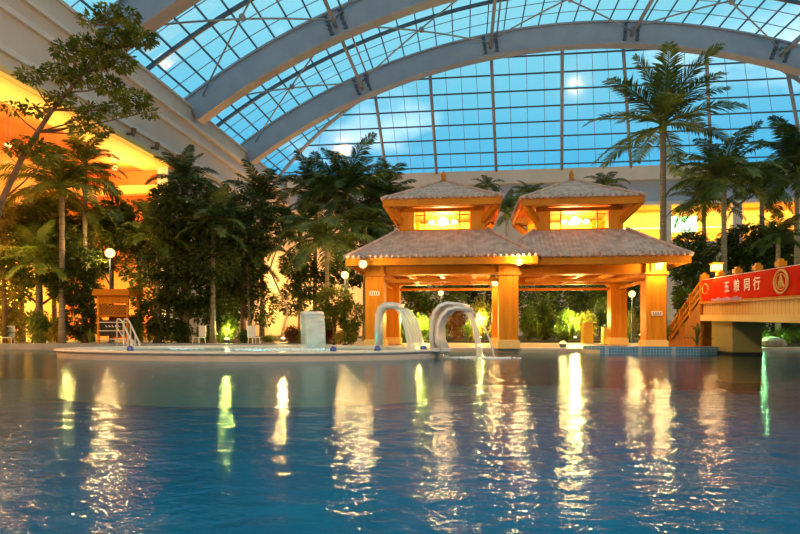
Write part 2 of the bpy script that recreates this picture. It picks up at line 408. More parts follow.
for i in range(len(TOPX) - 1):
    for q in (.25, .5, .75):
        a_, b_ = rafter_pts(TOPX[i] + (TOPX[i + 1] - TOPX[i]) * q, BOTX[i] + (BOTX[i + 1] - BOTX[i]) * q)
        if (b_ - a_).length > .5: b.bar(a_, b_, .05, .05)
b.build('end_pane_joint', 'pipe', ceil)
# walls ---------------------------------------------------------------
ZP, ZPB, ZB1, ZB2, ZC = 18.75, 17.0, 15.95, 14.0, 12.75
YG = 39.2  # end of the open gallery in the left wall
wl = MB()
wl.bb(XL - 1.2, XL, YB, YE + .6, ZC + .25, ZPB)                    # upper wall
wl.bb(XL - 1.2, XL, YG, YE + .6, 0, ZC + .3)                      # solid part past the gallery
o_ = wl.build('wall_left', 'plaster'); struct(o_, 'tall beige side wall with stepped cornices under the roof arches', 'wall')
wp = MB(); wp.bb(XL - 1.6, XL - .35, YB, YE + .6, ZPB, ZP - .2); wp.bb(XL - 1.6, XL - .2, YB, YE + .6, ZP - .2, ZP)
wp.build('parapet', 'plaster', o_)
for z0, z1, d in ((ZPB - .12, ZPB + .1, .28), (ZB1 - .15, ZB1 + .15, .22), (ZB2 - .15, ZB2 + .15, .22)):
    c = MB(); c.bb(XL - .05, XL + d, YB, YE, z0, z1); c.build('cornice', 'plaster2', o_)
c = MB(); c.bb(XL - .05, XL + .4, YB, YG + .5, ZC, ZC + .3); c.build('gallery_cornice', 'ochre', o_)
gl = MB(); gl.bb(XL - 2.3, XL - .0, YB, YG, ZC - .02, ZC + .25); gl.build('gallery_soffit', 'ochre', o_)
gl = MB(); gl.bb(XL - 9.2, XL - 2.3, YB, YG, ZC - .02, ZC + .25); gl.build('gallery_ceiling', 'orange', o_)
gl = MB(); gl.bb(XL - 9.2, XL - 8.9, YB, YG, 0, ZC); gl.build('gallery_back', 'ochre', o_)
gl = MB(); gl.bb(XL - 8.9, XL - .2, YG - .3, YG, 0, ZC - .05); gl.build('gallery_end', 'orange', o_)
gl = MB(); gl.bb(XL - 8.9, XL - .35, YG - .9, YG - .32, 10.9, 11.5); gl.build('gallery_beam', 'ochre', o_)
for k, y in enumerate((YG - .5,)):
    gl = MB(); gl.bb(XL - .85, XL - .05, y - .4, y + .4, 0, ZC - .02); gl.build('gallery_column', 'plaster2', o_)
wd = empty('window_1', (XL - 4.4, YG - .42, 0)); struct(wd, 'blue lit window in the orange gallery end wall', 'window')
b = MB(); b.bb(-.9, .9, -.04, .04, 7.4, 9.9); b.build('window_pane', 'bluewin', wd)
b = MB()
for x in (-.95, 0, .95): b.bb(x - .05, x + .05, -.1, .1, 7.35, 9.95)
for z in (7.35, 9.95): b.bb(-1, 1, -.1, .1, z - .05, z + .05)
b.build('window_frame', 'white', wd)
we = MB()
GX0, GX1 = 14.2, 40.0
we.bb(XL - 1.2, XR + 1.2, YE, YE + .6, 16.0, 19.3)
we.bb(XL - 1.2, GX0, YE, YE + .6, 0, 16.0)
we.bb(GX1, XR + 1.2, YE, YE + .6, 0, 16.0)
we.bb(GX0, GX1, YE, YE + .6, 0, 10.8)
o2 = we.build('wall_end', 'plaster'); struct(o2, 'beige end wall below the sloping glass with a lit gallery opening', 'wall')
b = MB(); b.bb(XL, XR, YE - .5, YE, 17.75, 19.3); b.build('end_parapet', 'plaster2', o2)
b = MB(); b.bb(XL, XR, YE - .06, YE, 15.3, 17.75); b.build('end_band', 'greyband', o2)
b = MB(); b.bb(XL, XR, YE - .35, YE, 14.9, 15.3); b.build('end_cornice', 'plaster2', o2)
b = MB(); b.bb(GX0 - 4, GX1 + 4, YE + 5.0, YE + 5.3, 10.0, 17.5); b.bb(GX1 + .0, GX1 + .3, YE + .6, YE + 5, 10.6, 16.0); b.bb(GX0 - .3, GX0, YE + .6, YE + 5, 10.6, 16.0); b.build('end_gallery_back', 'ochre', o2)
b = MB(); b.bb(GX0, GX1, YE + .3, YE + 5.0, 15.4, 15.8); b.build('end_gallery_ceiling', 'ochre', o2)
b = MB(); b.bb(GX0, GX1, YE + .6, YE + 5.0, 10.6, 10.8); b.build('end_gallery_floor', 'ochre', o2)
b = MB(); b.bb(GX0 + .3, GX1 - .3, YE + 4.7, YE + 4.85, 13.1, 13.25); b.build('cove_strip', 'strip', o2)
for x in (GX0 + .4, 22.5, 30.0, 37.0):
    b = MB(); b.bb(x - .5, x + .5, YE - .1, YE + .7, 10.8, 14.95); b.build('end_column', 'plaster2', o2)
wd = empty('window_2', (25.9, YE + 4.4, 0)); struct(wd, 'bright pale green lit window behind the palms in the end gallery', 'window')
b = MB(); b.bb(-1.5, 1.5, -.05, .05, 12.6, 14.4); b.build('window_pane', 'greenlamp', wd)
b = MB(); b.bb(-1.62, 1.62, -.0, .1, 12.48, 12.6); b.bb(-1.62, 1.62, 0, .1, 14.4, 14.52); b.bb(-1.62, -1.5, 0, .1, 12.6, 14.4); b.bb(1.5, 1.62, 0, .1, 12.6, 14.4); b.build('window_frame', 'white', wd)
b = MB(); b.bb(XR, XR + 1.2, YB, YE + .6, 0, 18.6); o3 = b.build('wall_right', 'plaster'); struct(o3, 'beige right side wall of the hall outside the view', 'wall')
b = MB(); b.bb(XL - 9.2, XR + 1.2, YB - .6, YB, 0, 19); o3 = b.build('wall_back', 'plaster'); struct(o3, 'beige wall behind the camera', 'wall')
# floating area lights without fixtures, added to light the coves and soffit
area((XL - 1.6, 18, ZC - 1.7), (PI, 0, 0), 1.6, 40, 650, (1, .66, .22))
area((XL - 5.5, 20, ZC - 2.5), (PI, 0, 0), 3, 36, 260, (1, .55, .16))
area((XL - 4.5, 20, 5.5), (0, 0, 0), 6, 36, 1500, (1, .62, .16))
area(((GX0 + GX1) / 2, YE + 3.0, 15.2), (0, 0, 0), 24, 3, 1700, (1, .60, .17))
# ------------------------------------------------------------------ pool, deck
def W(px, py, z): 
    D = (HC - z) * F / (py - 328); return at(px, D)
pool = [(-9, -5.0), (-9, 4), tuple(at(-14, 12)[:2]), tuple(at(-14, 28.6)[:2]), tuple(at(60, 28.6)[:2]), tuple(at(200, 28.9)[:2]), tuple(at(330, 27.4)[:2]), tuple(at(400, 25.9)[:2]), tuple(at(581, 25.2)[:2]),
        tuple(at(600, 24.2)[:2]), tuple(at(700, 23.4)[:2]), tuple(at(740, 24.4)[:2]), tuple(at(760, 27)[:2]), tuple(at(860, 27)[:2]), (24, 16), (24, -5.0)]
XB0 = XL - 9.2
def slab_with_hole(outer, hole, z0, z1, name, m):
    """one mesh: top face with a hole, and the walls of the hole"""
    vs = [Vector((x, y, 0)) for x, y in outer + hole]
    tris = tessellate_polygon([[Vector((x, y, 0)) for x, y in outer], [Vector((x, y, 0)) for x, y in hole]])
    mb = MB(); n = len(vs); mb.v = [(v.x, v.y, z1) for v in vs] + [(v.x, v.y, z0) for v in vs]
    for t in tris:
        a, b_, c_ = [vs[i] for i in t]
        if (b_ - a).cross(c_ - a).z < 0: t = t[::-1]
        mb.f.append(tuple(t))
    no, nh = len(outer), len(hole)
    for k in range(nh): i, j = no + k, no + (k + 1) % nh; mb.f.append((i, j, j + n, i + n))
    for k in range(no): i, j = k, (k + 1) % no; mb.f.append((i, j, j + n, i + n))
    return mb.build(name, m)
outer = [(XB0, YB), (XR, YB), (XR, YE + 5), (XB0, YE + 5)]
fl = slab_with_hole(outer, pool, -.3, .15, 'floor', 'deck'); struct(fl, 'warm stone deck around the pool', 'floor')
# pool basin
pb = MB(); n = len(pool)
tr = tessellate_polygon([[Vector((x, y, 0)) for x, y in pool]])
pb.v = [(x, y, -1.5) for x, y in pool] + [(x, y, -.25) for x, y in pool]
for t in tr: pb.f.append(tuple(t))
for k in range(n): pb.f.append((k, (k + 1) % n, n + (k + 1) % n, n + k))
o_ = pb.build('floor', 'pooltile'); struct(o_, 'deep blue tiled pool basin under the water', 'pool basin')
wt = MB(); wt.v = [(x, y, 0) for x, y in pool]
for t in tr:
    a, b_, c_ = [Vector(wt.v[i]) for i in t]
    wt.f.append(tuple(t) if (b_ - a).cross(c_ - a).z > 0 else tuple(t[::-1]))
o_ = wt.build('pool_water', 'water'); struct(o_, 'deep blue rippled swimming pool water with golden lamp reflections', 'water')
# grey curb along the far left bank
def curb(pts, z0, z1, w, name, m):
    b = MB()
    for i in range(len(pts) - 1):
        a = Vector(pts[i]); c = Vector(pts[i + 1]); d = (c - a).normalized(); nrm = Vector((-d.y, d.x, 0)) * w
        b.prism([(a + Vector((0, 0, 0)))[:2], c[:2], (c + nrm)[:2], (a + nrm)[:2]], z0, z1)
    return b.build(name, m)
o_ = curb([at(-38, 28.55), at(60, 28.55), at(200, 28.85), at(328, 27.4)], .0, .30, .7, 'pool_curb', 'curb'); tag(o_, 'grey stone curb on the far bank behind the round island', 'curb')
o_ = curb([at(583, 25.1), at(601, 24.15), at(700, 23.35), at(738, 24.3)], -.1, .31, .45, 'pool_ledge', 'bluetile'); tag(o_, 'raised blue mosaic ledge in front of the right pavilion', 'ledge')
o_ = curb([at(400, 25.85), at(490, 25.5), at(581, 25.15)], .12, .2, .5, 'pool_coping', 'rim'); tag(o_, 'low pale stone coping between the two pavilion fronts', 'curb')
# planting beds
def bed(poly, z, label):
    b = MB(); b.prism([tuple(p[:2]) for p in poly], .10, z); o = b.build('ground', 'soil'); struct(o, label, 'planting bed'); return o
bed([at(-90, 31), at(60, 30.6), at(250, 31), at(335, 31), at(345, 62), at(270, 62)], .28, 'dark planting bed along the left bank')
bed([at(385, 36), at(640, 36), at(700, 60), at(350, 60)], .26, 'dark planting bed behind the pavilions')
bed([at(655, 28.2), at(840, 28.2), at(840, 50), at(706, 52), at(655, 35)], .27, 'dark planting bed on the right behind the bridge')
# ------------------------------------------------------------------ spa island
ISC = at(252, 21.9); ia, ib = 7.55, 3.7
irot = TH - .03
def ell(a, b, k, n=72):
    t = 2 * PI * k / n; x, y = a * math.cos(t), b * math.sin(t) * (1 + .08 * math.cos(t))
    return (x * math.cos(irot) - y * math.sin(irot), x * math.sin(irot) + y * math.cos(irot))
isl = thing('spa_island', 'low round island with pale rim holding a bubbling turquoise spa', 'spa pool', (ISC.x, ISC.y, 0))
n = 72
b = MB()
rings = [(ia - .1, ib - .1, -1.5), (ia - .1, ib - .1, -.02), (ia - .06, ib - .06, .2), (ia, ib, .22), (ia + .05, ib + .05, .27), (ia, ib, .32), (ia - .75, ib - .75, .33), (ia - .78, ib - .78, .2), (ia - .8, ib - .8, -.9)]
for (A, B, z) in rings:
    for k in range(n): b.v.append((*ell(A, B, k), z))
for r_ in range(len(rings) - 1):
    for k in range(n): b.f.append((r_ * n + k, r_ * n + (k + 1) % n, (r_ + 1) * n + (k + 1) % n, (r_ + 1) * n + k))
b.build('rim', 'rim', isl)
b = MB(); b.v = [(*ell(ia - .79, ib - .79, k), -.5) for k in range(n)]; b.f.append(tuple(range(n))); b.build('spa_floor', 'spatile', isl)
b = MB(); b.v = [(*ell(ia - .785, ib - .785, k), .24) for k in range(n)]; b.f.append(tuple(range(n))); b.build('spa_water', 'spawater', isl)
def foam(cx, cy, rx, ry, z, nn, parent, name='foam'):
    b = MB()
    for _ in range(nn):
        a = R.uniform(0, 2 * PI); q = R.random() ** .7
        b.ball((cx + rx * q * math.cos(a), cy + ry * q * math.sin(a), z), R.uniform(.03, .11) * (1.2 - q * .6), 6, .45)
    o = b.build(name, 'foam', parent, True); o['kind'] = 'stuff'; return o
for dx_, dy_ in ((-3.5, -.6), (.5, -.8), (3.2, .2)): light(Vector((dx_, dy_, -.1)), 26, (.25, 1, .9), .1, isl)  # unseen cyan point lights added to turn the spa water turquoise
foam(1.0, .4, 2.3, 1.2, .25, 420, isl)
foam(-3.0, .6, .8, .5, .25, 60, isl)
# blue fittings on the rim
FL = ['round dark blue fitting on the island rim in front of the wide waterfall spout', 'round dark blue fitting on the island rim left of the slim arched fountain',
      'round dark blue fitting at the foot of the wide steel arched fountain', 'round dark blue fitting at the very tip of the island rim', 'round dark blue fitting on the island rim at the head of the handrail steps']
b = MB(); b.lathe([(.02, 0), (.10, 0), (.12, .04), (.10, .12), (.05, .16), (.01, .165)], (0, 0, 0), 14); fit0 = b.build('rim_fitting', 'bluefit')
for i, (px, D) in enumerate(((320, 19.2), (359, 19.6), (434, 20.3), (444, 21.0), (146, 19.3))):
    o = fit0 if i == 0 else fit0.copy()
    if i: col.objects.link(o)
    # walk radially onto the middle of the rim
    p = at(px, D) - ISC; c_, s_ = math.cos(-irot), math.sin(-irot); q = Vector((p.x * c_ - p.y * s_, p.x * s_ + p.y * c_, 0))
    ang = math.atan2(q.y / ib, q.x / ia); k = ang / (2 * PI) * n; e = ell(ia - .35, ib - .35, k)
    o.location = (ISC.x + e[0], ISC.y + e[1], .325); tag(o, FL[i], 'pool fitting', 'blue fittings on the island rim')
# ------------------------------------------------------------------ fountains
def ribbon(path, wdir, w, th, name, m, parent, smooth=True):
    """strap of width w (along wdir) and thickness th following a path; w may be a list"""
    b = MB(); path = [Vector(p) for p in path]; wd = Vector(wdir).normalized(); np_ = len(path)
    ws = w if isinstance(w, list) else [w] * np_; seg = 6
    for i, p in enumerate(path):
        t = (path[min(i + 1, np_ - 1)] - path[max(i - 1, 0)]).normalized(); nn = t.cross(wd).normalized() * th / 2
        row = [p + wd * (ws[i] * (k / seg - .5)) + nn for k in range(seg + 1)] + [p + wd * (ws[i] * (k / seg - .5)) - nn for k in range(seg, -1, -1)]
        b.v += [tuple(q) for q in row]
    m_ = 2 * seg + 2
    for i in range(np_ - 1):
        for k in range(m_): b.f.append((i * m_ + k, i * m_ + (k + 1) % m_, (i + 1) * m_ + (k + 1) % m_, (i + 1) * m_ + k))
    b.f.append(tuple(range(m_))[::-1]); b.f.append(tuple((np_ - 1) * m_ + k for k in range(m_)))
    return b.build(name, m, parent, smooth)
# wide spout facing the camera
p = at(311, 23.6, .32); t = thing('waterfall_spout', 'wide white hooded waterfall spout standing alone at the island back', 'fountain', p, TH + .45)
path = [(0, .25, 0), (0, .25, .9), (0, .2, 1.2), (0, .05, 1.38), (0, -.15, 1.42), (0, -.35, 1.36)]
ribbon(path, (1, 0, 0), [.7, .72, .8, .86, .88, .88], .12, 'hood', 'stainless', t)
path = [(0, -.33, 1.34), (0, -.48, 1.2), (0, -.58, .9), (0, -.64, .5), (0, -.68, -.05)]
s_ = ribbon(path, (1, 0, 0), .84, .03, 'water_sheet', 'sheet', t)
b = MB(); b.box((0, .25, .04), (.9, .4, .08)); b.build('base_plate', 'stainless', t)
# slim arched fountain
D = 21.9; p = at(379, D, .32); t = thing('arched_fountain', 'slim white arched fountain pouring a broad sheet before the left pavilion', 'fountain', p, TH)
u = D / F
pts = [(0, 0, 0), (0, 0, .9), (.02, 0, 1.3), (.12, 0, 1.55), (.32, 0, 1.66), (.6, 0, 1.66), (.85, 0, 1.6)]
ribbon([(q[0], q[1], q[2]) for q in pts], (.35, .94, 0), [.30, .30, .32, .4, .55, .7, .75], .24, 'spout', 'stainless', t)
path = [(.83, 0, 1.56), (1.02, -.02, 1.42), (1.18, -.04, 1.12), (1.32, -.06, .7), (1.42, -.07, .25), (1.50, -.08, -.3)]
ribbon(path, (.62, .78, 0), [.85, .92, .98, 1.02, 1.06, 1.1], .04, 'water_sheet', 'sheet', t)
b = MB(); b.lathe([(.3, 0), (.3, .05), (.2, .08), (.02, .08)], (0, 0, 0), 16); b.build('base_plate', 'stainless', t)
# wide steel fountain
D = 20.6; p = at(434, D, .28); t = thing('steel_fountain', 'broad stainless arched fountain with two thin falling jets at the island tip', 'fountain', p, TH)
pts = [(.05, 0, -.1), (-.02, 0, .6), (.0, 0, 1.05), (.10, 0, 1.4), (.3, 0, 1.62), (.6, 0, 1.72), (.95, 0, 1.68), (1.2, 0, 1.6)]
ribbon(pts, (.42, .9, 0), [.6, .5, .5, .55, .62, .7, .72, .7], .14, 'spout_left', 'stainless', t)
pts = [(.42, -.1, -.1), (.22, -.1, .4), (.22, -.1, .9), (.36, -.1, 1.25), (.62, -.1, 1.5), (.95, -.1, 1.55), (1.3, -.1, 1.5)]
ribbon(pts, (.55, .83, 0), [.75, .6, .5, .5, .55, .6, .6], .14, 'spout_right', 'stainless', t)
path = [(1.2, 0, 1.55), (1.36, 0, 1.25), (1.52, 0, .8), (1.62, 0, .3), (1.68, 0, -.32)]
ribbon(path, (.6, .8, 0), [.5, .42, .4, .4, .42], .04, 'water_jet', 'sheet', t)
path = [(1.35, -.2, 1.48), (1.6, -.2, 1.25), (1.85, -.2, .8), (2.05, -.2, .3), (2.2, -.2, -.32)]
ribbon(path, (.5, .86, 0), [.14, .1, .1, .1, .12], .03, 'thin_jet', 'sheet', t)
b = MB(); b.box((.22, 0, .03), (.7, .8, .12)); b.build('base_plate', 'stainless', t)
fm = empty('splash_foam', (0, 0, 0)); 
p = at(425, 21.9); f1 = foam(0, 0, .9, .7, .0, 200, None, 'splash_foam'); f1.location = p; tag(f1, 'white foam where the slim fountain sheet strikes the water', 'foam', None, 'stuff')
p = at(482, 20.6); f1 = foam(0, 0, 1.4, .8, .0, 240, None, 'splash_foam'); f1.location = p; tag(f1, 'white foam below the two jets of the broad fountain', 'foam', None, 'stuff')
bpy.data.objects.remove(fm)
# ------------------------------------------------------------------ pavilions
PS = 6.1; CW = .86
def roofquad(b, pts, uvs): pass
def hip(name, parent, w0, w1, z0, z1, th, m='tile'):
    """square hipped roof frustum, centred on the thing, tile rows in UV"""
    me = bpy.data.meshes.new(name); v = []; f = []; uv = []
    s = math.hypot((w0 - w1) / 2, z1 - z0)
    nseg = 6
    for side in range(4):
        a = side * PI / 2; c_, s_ = round(math.cos(a)), round(math.sin(a))
        def rr(x, y, z): return (x * c_ - y * s_, x * s_ + y * c_, z)
        for k in range(nseg):
            t0, t1 = k / nseg, (k + 1) / nseg
            def prof(t): 
                w = w0 + (w1 - w0) * t; z = z0 + (z1 - z0) * (t * .93 + .07 * t * t); return w / 2, z
            (a0, za), (a1, zb) = prof(t0), prof(t1)
            o = len(v); v += [rr(-a0, -a0, za), rr(a0, -a0, za), rr(a1, -a1, zb), rr(-a1, -a1, zb)]; f.append((o, o + 1, o + 2, o + 3))
            uv += [(-a0, t0 * s), (a0, t0 * s), (a1, t1 * s), (-a1, t1 * s)]
    me.from_pydata(v, [], f); me.update(); ul = me.uv_layers.new(name='UVMap')
    for i, q in enumerate(uv): ul.data[i].uv = q
    me.materials.append(M[m]); o = bpy.data.objects.new(name, me); col.objects.link(o); o.parent = parent
    # ridge tiles and the row of tile ends are real shapes
    for sx in (-1, 1):
        for sy in (-1, 1):
            pts = []; b = MB()
            for k in range(nseg + 1):
                t = k / nseg; w = (w0 + (w1 - w0) * t) / 2; pts.append((sx * w, sy * w, z0 + (z1 - z0) * (t * .93 + .07 * t * t) + .03))
            b.tube(pts, .09 if w1 > .5 else .07, 6); b.build('ridge_tiles', 'tile', parent, True)
    b = MB(); nt_ = int(w0 / .26)
    for side in range(4):
        a = side * PI / 2; c_, s_ = round(math.cos(a)), round(math.sin(a))
        for k in range(nt_):
            x = -w0 / 2 + (k + .5) * w0 / nt_
            P = [(x, -w0 / 2 - .05, z0 - .0), (x, -w0 / 2 + .3, z0 + .16)]
            P = [(q[0] * c_ - q[1] * s_, q[0] * s_ + q[1] * c_, q[2]) for q in P]; b.tube(P, .085, 6)
    b.build('tile_ends', 'tile', parent, True)
    return o
def pavilion(x, y, label, ch):
    t = thing('pool_pavilion', label, 'pavilion', (x, y, .15)); hs = PS / 2
    for sx in (-1, 1):
        for sy in (-1, 1):
            if ch == 'right' and sx == -1: continue
            b = MB(); b.box((0, 0, 2.15), (CW, CW, 3.5)); c_ = b.build('column', 'wood', t); c_.location = (sx * hs, sy * hs, 0)
            b = MB(); b.box((0, 0, .2), (CW + .14, CW + .14, .34)); b.box((0, 0, .38), (CW + .06, CW + .06, .08)); b.build('plinth', 'ochre', c_)
            b = MB(); b.box((0, 0, 3.4), (CW + .16, CW + .16, .12)); b.build('capital', 'wood2', c_)
    # ring beams, upper and lower
    for s in (-1, 1):
        for (z, w, h, ext) in ((3.62, .5, .42, .5), (3.15, .16, .14, -.4)):
            b = MB(); b.box((0, s * hs, z), (PS + ext * 2, w, h)); b.build('beam', 'wood2', t)
            b = MB(); b.box((s * hs, 0, z + .002), (w, PS + ext * 2, h)); b.build('beam', 'wood2', t)
    for k in (-1, 0, 1):
        b = MB(); b.box((k * 1.55, 0, 3.52), (.18, PS, .2)); b.build('joist', 'wood2', t)
    b = MB(); b.box((0, 0, 3.88), (8.2, 8.2, .08)); b.build('soffit', 'soffit', t)
    W0 = 8.5
    b = MB()
    for s in (-1, 1):
        b.box((0, s * (W0 / 2 - .06), 3.93), (W0, .12, .34)); b.box((s * (W0 / 2 - .06), 0, 3.93), (.12, W0 - .24, .34))
    b.build('fascia', 'wood2', t)
    hip('lower_roof', t, W0 + .1, 4.3, 4.12, 5.62, .1)
    # tower: four corner posts, sill, lintel, and a lit interior
    TW = 4.05; z0, z1 = 5.5, 6.75
    for sx in (-1, 1):
        for sy in (-1, 1):
            b = MB(); b.box((sx * (TW / 2 - .34), sy * (TW / 2 - .34), (z0 + z1) / 2), (.68, .68, z1 - z0)); b.build('tower_post', 'wood', t)
    for s in (-1, 1):
        b = MB(); b.box((0, s * (TW / 2 - .12), 5.6), (TW - 1.3, .2, .24)); b.box((0, s * (TW / 2 - .12), 6.66), (TW - 1.3, .2, .18)); b.build('tower_rail', 'wood', t)
        b = MB(); b.box((s * (TW / 2 - .12), 0, 5.6), (.2, TW - 1.3, .24)); b.box((s * (TW / 2 - .12), 0, 6.66), (.2, TW - 1.3, .18)); b.build('tower_rail', 'wood', t)
        for q in (-.85, .85):
            b = MB(); b.box((q, s * (TW / 2 - .12), 6.15), (.06, .06, .9)); b.box((q * 1.2, s * (TW / 2 - .12), 6.42), (.55, .05, .05)); b.build('tower_lattice', 'wood2', t)
    b = MB(); b.box((0, TW / 2 - .45, 6.1), (TW - 1.3, .06, 1.1)); b.build('tower_screen', 'yellowscreen', t)
    b = MB(); b.box((0, 0, 5.44), (TW, TW, .08)); b.build('tower_floor', 'wood2', t)
    W1 = 5.55
    b = MB(); b.box((0, 0, 6.86), (W1 - .2, W1 - .2, .12)); b.build('upper_soffit', 'soffit', t)
    b = MB()
    for s in (-1, 1):
        b.box((0, s * (W1 / 2 - .05), 6.88), (W1, .10, .34)); b.box((s * (W1 / 2 - .05), 0, 6.88), (.10, W1 - .2, .34))
    b.build('upper_fascia', 'wood2', t)
    for sx in (-1, 1):   # slanted corner brackets under the upper eaves
        for sy in (-1, 1):
            b = MB(); b.bar((sx * (TW / 2 - .2), sy * (TW / 2 - .2), 5.95), (sx * (W1 / 2 - .15), sy * (W1 / 2 - .15), 6.8), .22, .3); b.build('eave_bracket', 'wood2', t)
    hip('upper_roof', t, W1 + .1, .12, 7.06, 8.55, .1)
    b = MB(); b.lathe([(.20, 0), (.16, .12), (.09, .2), (.13, .3), (.11, .42), (.04, .55), (.01, .6)], (0, 0, 8.5), 12); b.build('finial', 'wood2', t, True)
    # chandelier inside the tower
    c_ = thing('chandelier', 'glowing chandelier inside the roof tower of the ' + ch + ' pavilion', 'chandelier', (x, y - .9, 6.25 + .15), 0, 'tower chandeliers')
    b = MB()
    for k in range(10):
        a = 2 * PI * k / 10; b.ball((.62 * math.cos(a), .3 * math.sin(a), .0), .085, 8)
    b.ball((0, 0, .06), .2, 10); b.build('bulbs', 'bulb', c_)
    b = MB(); b.tube([(.62 * math.cos(2 * PI * k / 20), .3 * math.sin(2 * PI * k / 20), -.1) for k in range(21)], .025, 6); b.tube([(0, 0, .1), (0, 0, .45)], .02, 6)
    b.build('frame', 'gold', c_)
    light((x, y - .3, 6.35), 560, (1, .70, .20), .25)
    light((x, y + .6, 6.3), 70, (1, .62, .16), .25)
    # flat ceiling lamp under the soffit
    f_ = thing('ceiling_lamp', 'flat round lamp glowing under the eaves ceiling of the ' + ch + ' pavilion', 'lamp', (x + (-1.2 if ch == 'left' else -1.0), y - 2.4, 3.98), 0, 'pavilion ceiling lamps')
    b = MB(); b.lathe([(.3, 0), (.3, -.05), (.24, -.09), (.02, -.1)], (0, 0, 0), 16); b.build('diffuser', 'lampsoft', f_)
    b = MB(); b.lathe([(.34, .02), (.34, -.03), (.3, -.03)], (0, 0, 0), 16); b.build('lamp_rim', 'white', f_)
    light((x, y, 3.2), 140, (1, .56, .18), .35)
    light((x, y - 2.3, 3.2), 40, (1, .56, .18), .3)
    return t
pc = at(376, 26.3); P1X, P1Y = pc.x + PS / 2, pc.y + PS / 2 
pc2 = at(648, 26.3); P2X, P2Y = pc2.x - PS / 2 - .05, P1Y + .6
p1 = pavilion(P1X, P1Y, 'orange timber pavilion left of the two with tiled tower roof', 'left')
p2 = pavilion(P2X, P2Y, 'orange timber pavilion nearer the red bannered bridge with tiled tower roof', 'right')
def plaque(loc, label):
    t = thing('wall_plaque', label, 'sign', loc)
    b = MB(); b.box((0, 0, 0), (.46, .03, .2)); b.build('board', 'cream', t)
    b = MB()
    for k in range(4): b.box((-.15 + k * .1, -.02, .02), (.05, .01, .07))
    b.box((0, -.02, -.05), (.36, .01, .02)); b.build('print', 'darkwood', t)
plaque((P1X - PS / 2, P1Y - PS / 2 - CW / 2 - .02, 2.85 - .15), 'small pale plaque on the front left column of the left pavilion')
plaque((P2X + PS / 2 + .02, P2Y - PS / 2 - CW / 2 - .02, 1.75), 'small pale plaque low on the column nearest the bridge')
# ------------------------------------------------------------------ lamps
def lantern(px, py, D, r, e, label, mount=None, base=None, group=None, name='globe_lamp', m='lamp'):
    p = pt(px, py, D); t = thing('hanging_globe_lamp' if mount and mount != 'post' else name, label, 'lamp', p, 0, group)
    r *= 1.2; b = MB(); b.ball((0, 0, 0), r, 14); b.build('globe', m, t, True)
    b = MB()
    if mount == 'post':
        b.tube([(0, 0, -r), (0, 0, base - p.z)], .045, 8); b.lathe([(.16, 0), (.14, .06), (.05, .1)], (0, 0, base - p.z), 12)
        b.build('post', 'darksteel', t)
    elif mount:
        b.tube([(0, 0, r * .8), (mount[0] * .5, mount[1] * .5, r + mount[2] * .7), mount if mount[2] > r else (mount[0], mount[1], r + .01)], .03, 6)
        b.lathe([(r * .7, r * .75), (r * .4, r * 1.1), (.03, r * 1.15)], (0, 0, 0), 12); b.build('bracket', 'darksteel', t)
    # the light itself sits just outside the frosted globe, towards the open side
    light(p + Vector((0, -r - .16, -.05)), e * .55, (1, .6, .2), .14)
    return t
lantern(110, 253, 31, .21, 520, 'bright round post lamp above the lattice hut on the left bank', 'post', .28)
lantern(363, 264, 24.6, .15, 260, 'bright globe lamp at the left eave corner of the left pavilion', (0, .25, .42))
lantern(345, 275, 31, .17, 240, 'orange globe lamp among plants just left of the pavilions', 'post', .15)
lantern(519, 261, 24.5, .16, 300, 'bright globe lamp at the eave where the two pavilions meet', (0, .25, .4))
lantern(495, 283, 31.0, .15, 200, 'globe lamp seen through the left pavilion beside its middle column', (0, .3, .6))
lantern(659, 266, 24.9, .15, 300, 'bright globe lamp under the eave corner nearest the bridge', (0, .3, .45))
lantern(632, 294, 35, .17, 150, 'globe lamp between the two right columns of the right pavilion', 'post', .15)
lantern(441, 293, 37, .14, 90, 'small pale globe lamp far behind the left pavilion', 'post', .26)
# ------------------------------------------------------------------ ground spotlights
def ground_spot(px, D, label, e, colr=(1, .8, .3), r=.12, m='lamp', z=.28, up=.3):
    p = at(px, D, z); t = thing('ground_spotlight', label, 'spotlight', p, 0)
    b = MB(); b.lathe([(.02, 0), (.13, 0), (.15, .05), (.17, .16), (.13, .2), (.12, .17)], (0, 0, 0), 14); b.build('housing', 'darksteel', t)
    b = MB(); b.ball((0, 0, .2), r, 10, .7); b.build('lens', m, t)
    light(p + Vector((0, 0, .45 + up)), e, colr, .12)
ground_spot(563, 25.7, 'blazing spotlight on the pool coping between the pavilion columns', 22, (1, .75, .2), .15, 'lamp', .2)
ground_spot(66, 36.5, 'added warm spotlight hidden in the bed left of the very dark bush tree', 700, (1, .8, .2), .08, 'lampsoft', .28, 2.2)  # hidden light added to warm the left planting
ground_spot(150, 37, 'added warm spotlight hidden in the bed between lattice hut and big dark tree', 600, (1, .7, .25), .07, 'lampsoft', .28, 2.2)  # also added, set behind the trees for yellow gaps
ground_spot(227, 31.4, 'yellow green spotlight at the foot of the dark left trees', 130, (.85, 1, .2), .14, 'lampsoft')
ground_spot(283, 33, 'low warm spotlight shining up the wall between dark trunks', 330, (1, .6, .2), .12, 'lampsoft')
ground_spot(22, 36, 'added warm spotlight hidden in the yellow lit shrubs at the bank end', 1000, (1, .75, .15), .1, 'lampsoft', .28, 1.8)  # hidden light added to yellow the foliage at the bank end
ground_spot(420, 36.8, 'added spotlight below the lime shrubs behind the left pavilion', 750, (.95, .9, .2), .1, 'lampsoft', .28, 1.0)  # added to brighten the greenery behind the left pavilion
ground_spot(480, 37, 'added spotlight by the yellow shrub behind the middle column', 750, (1, .8, .2), .1, 'lampsoft', .28, 1.0)  # added to brighten the greenery near the middle column
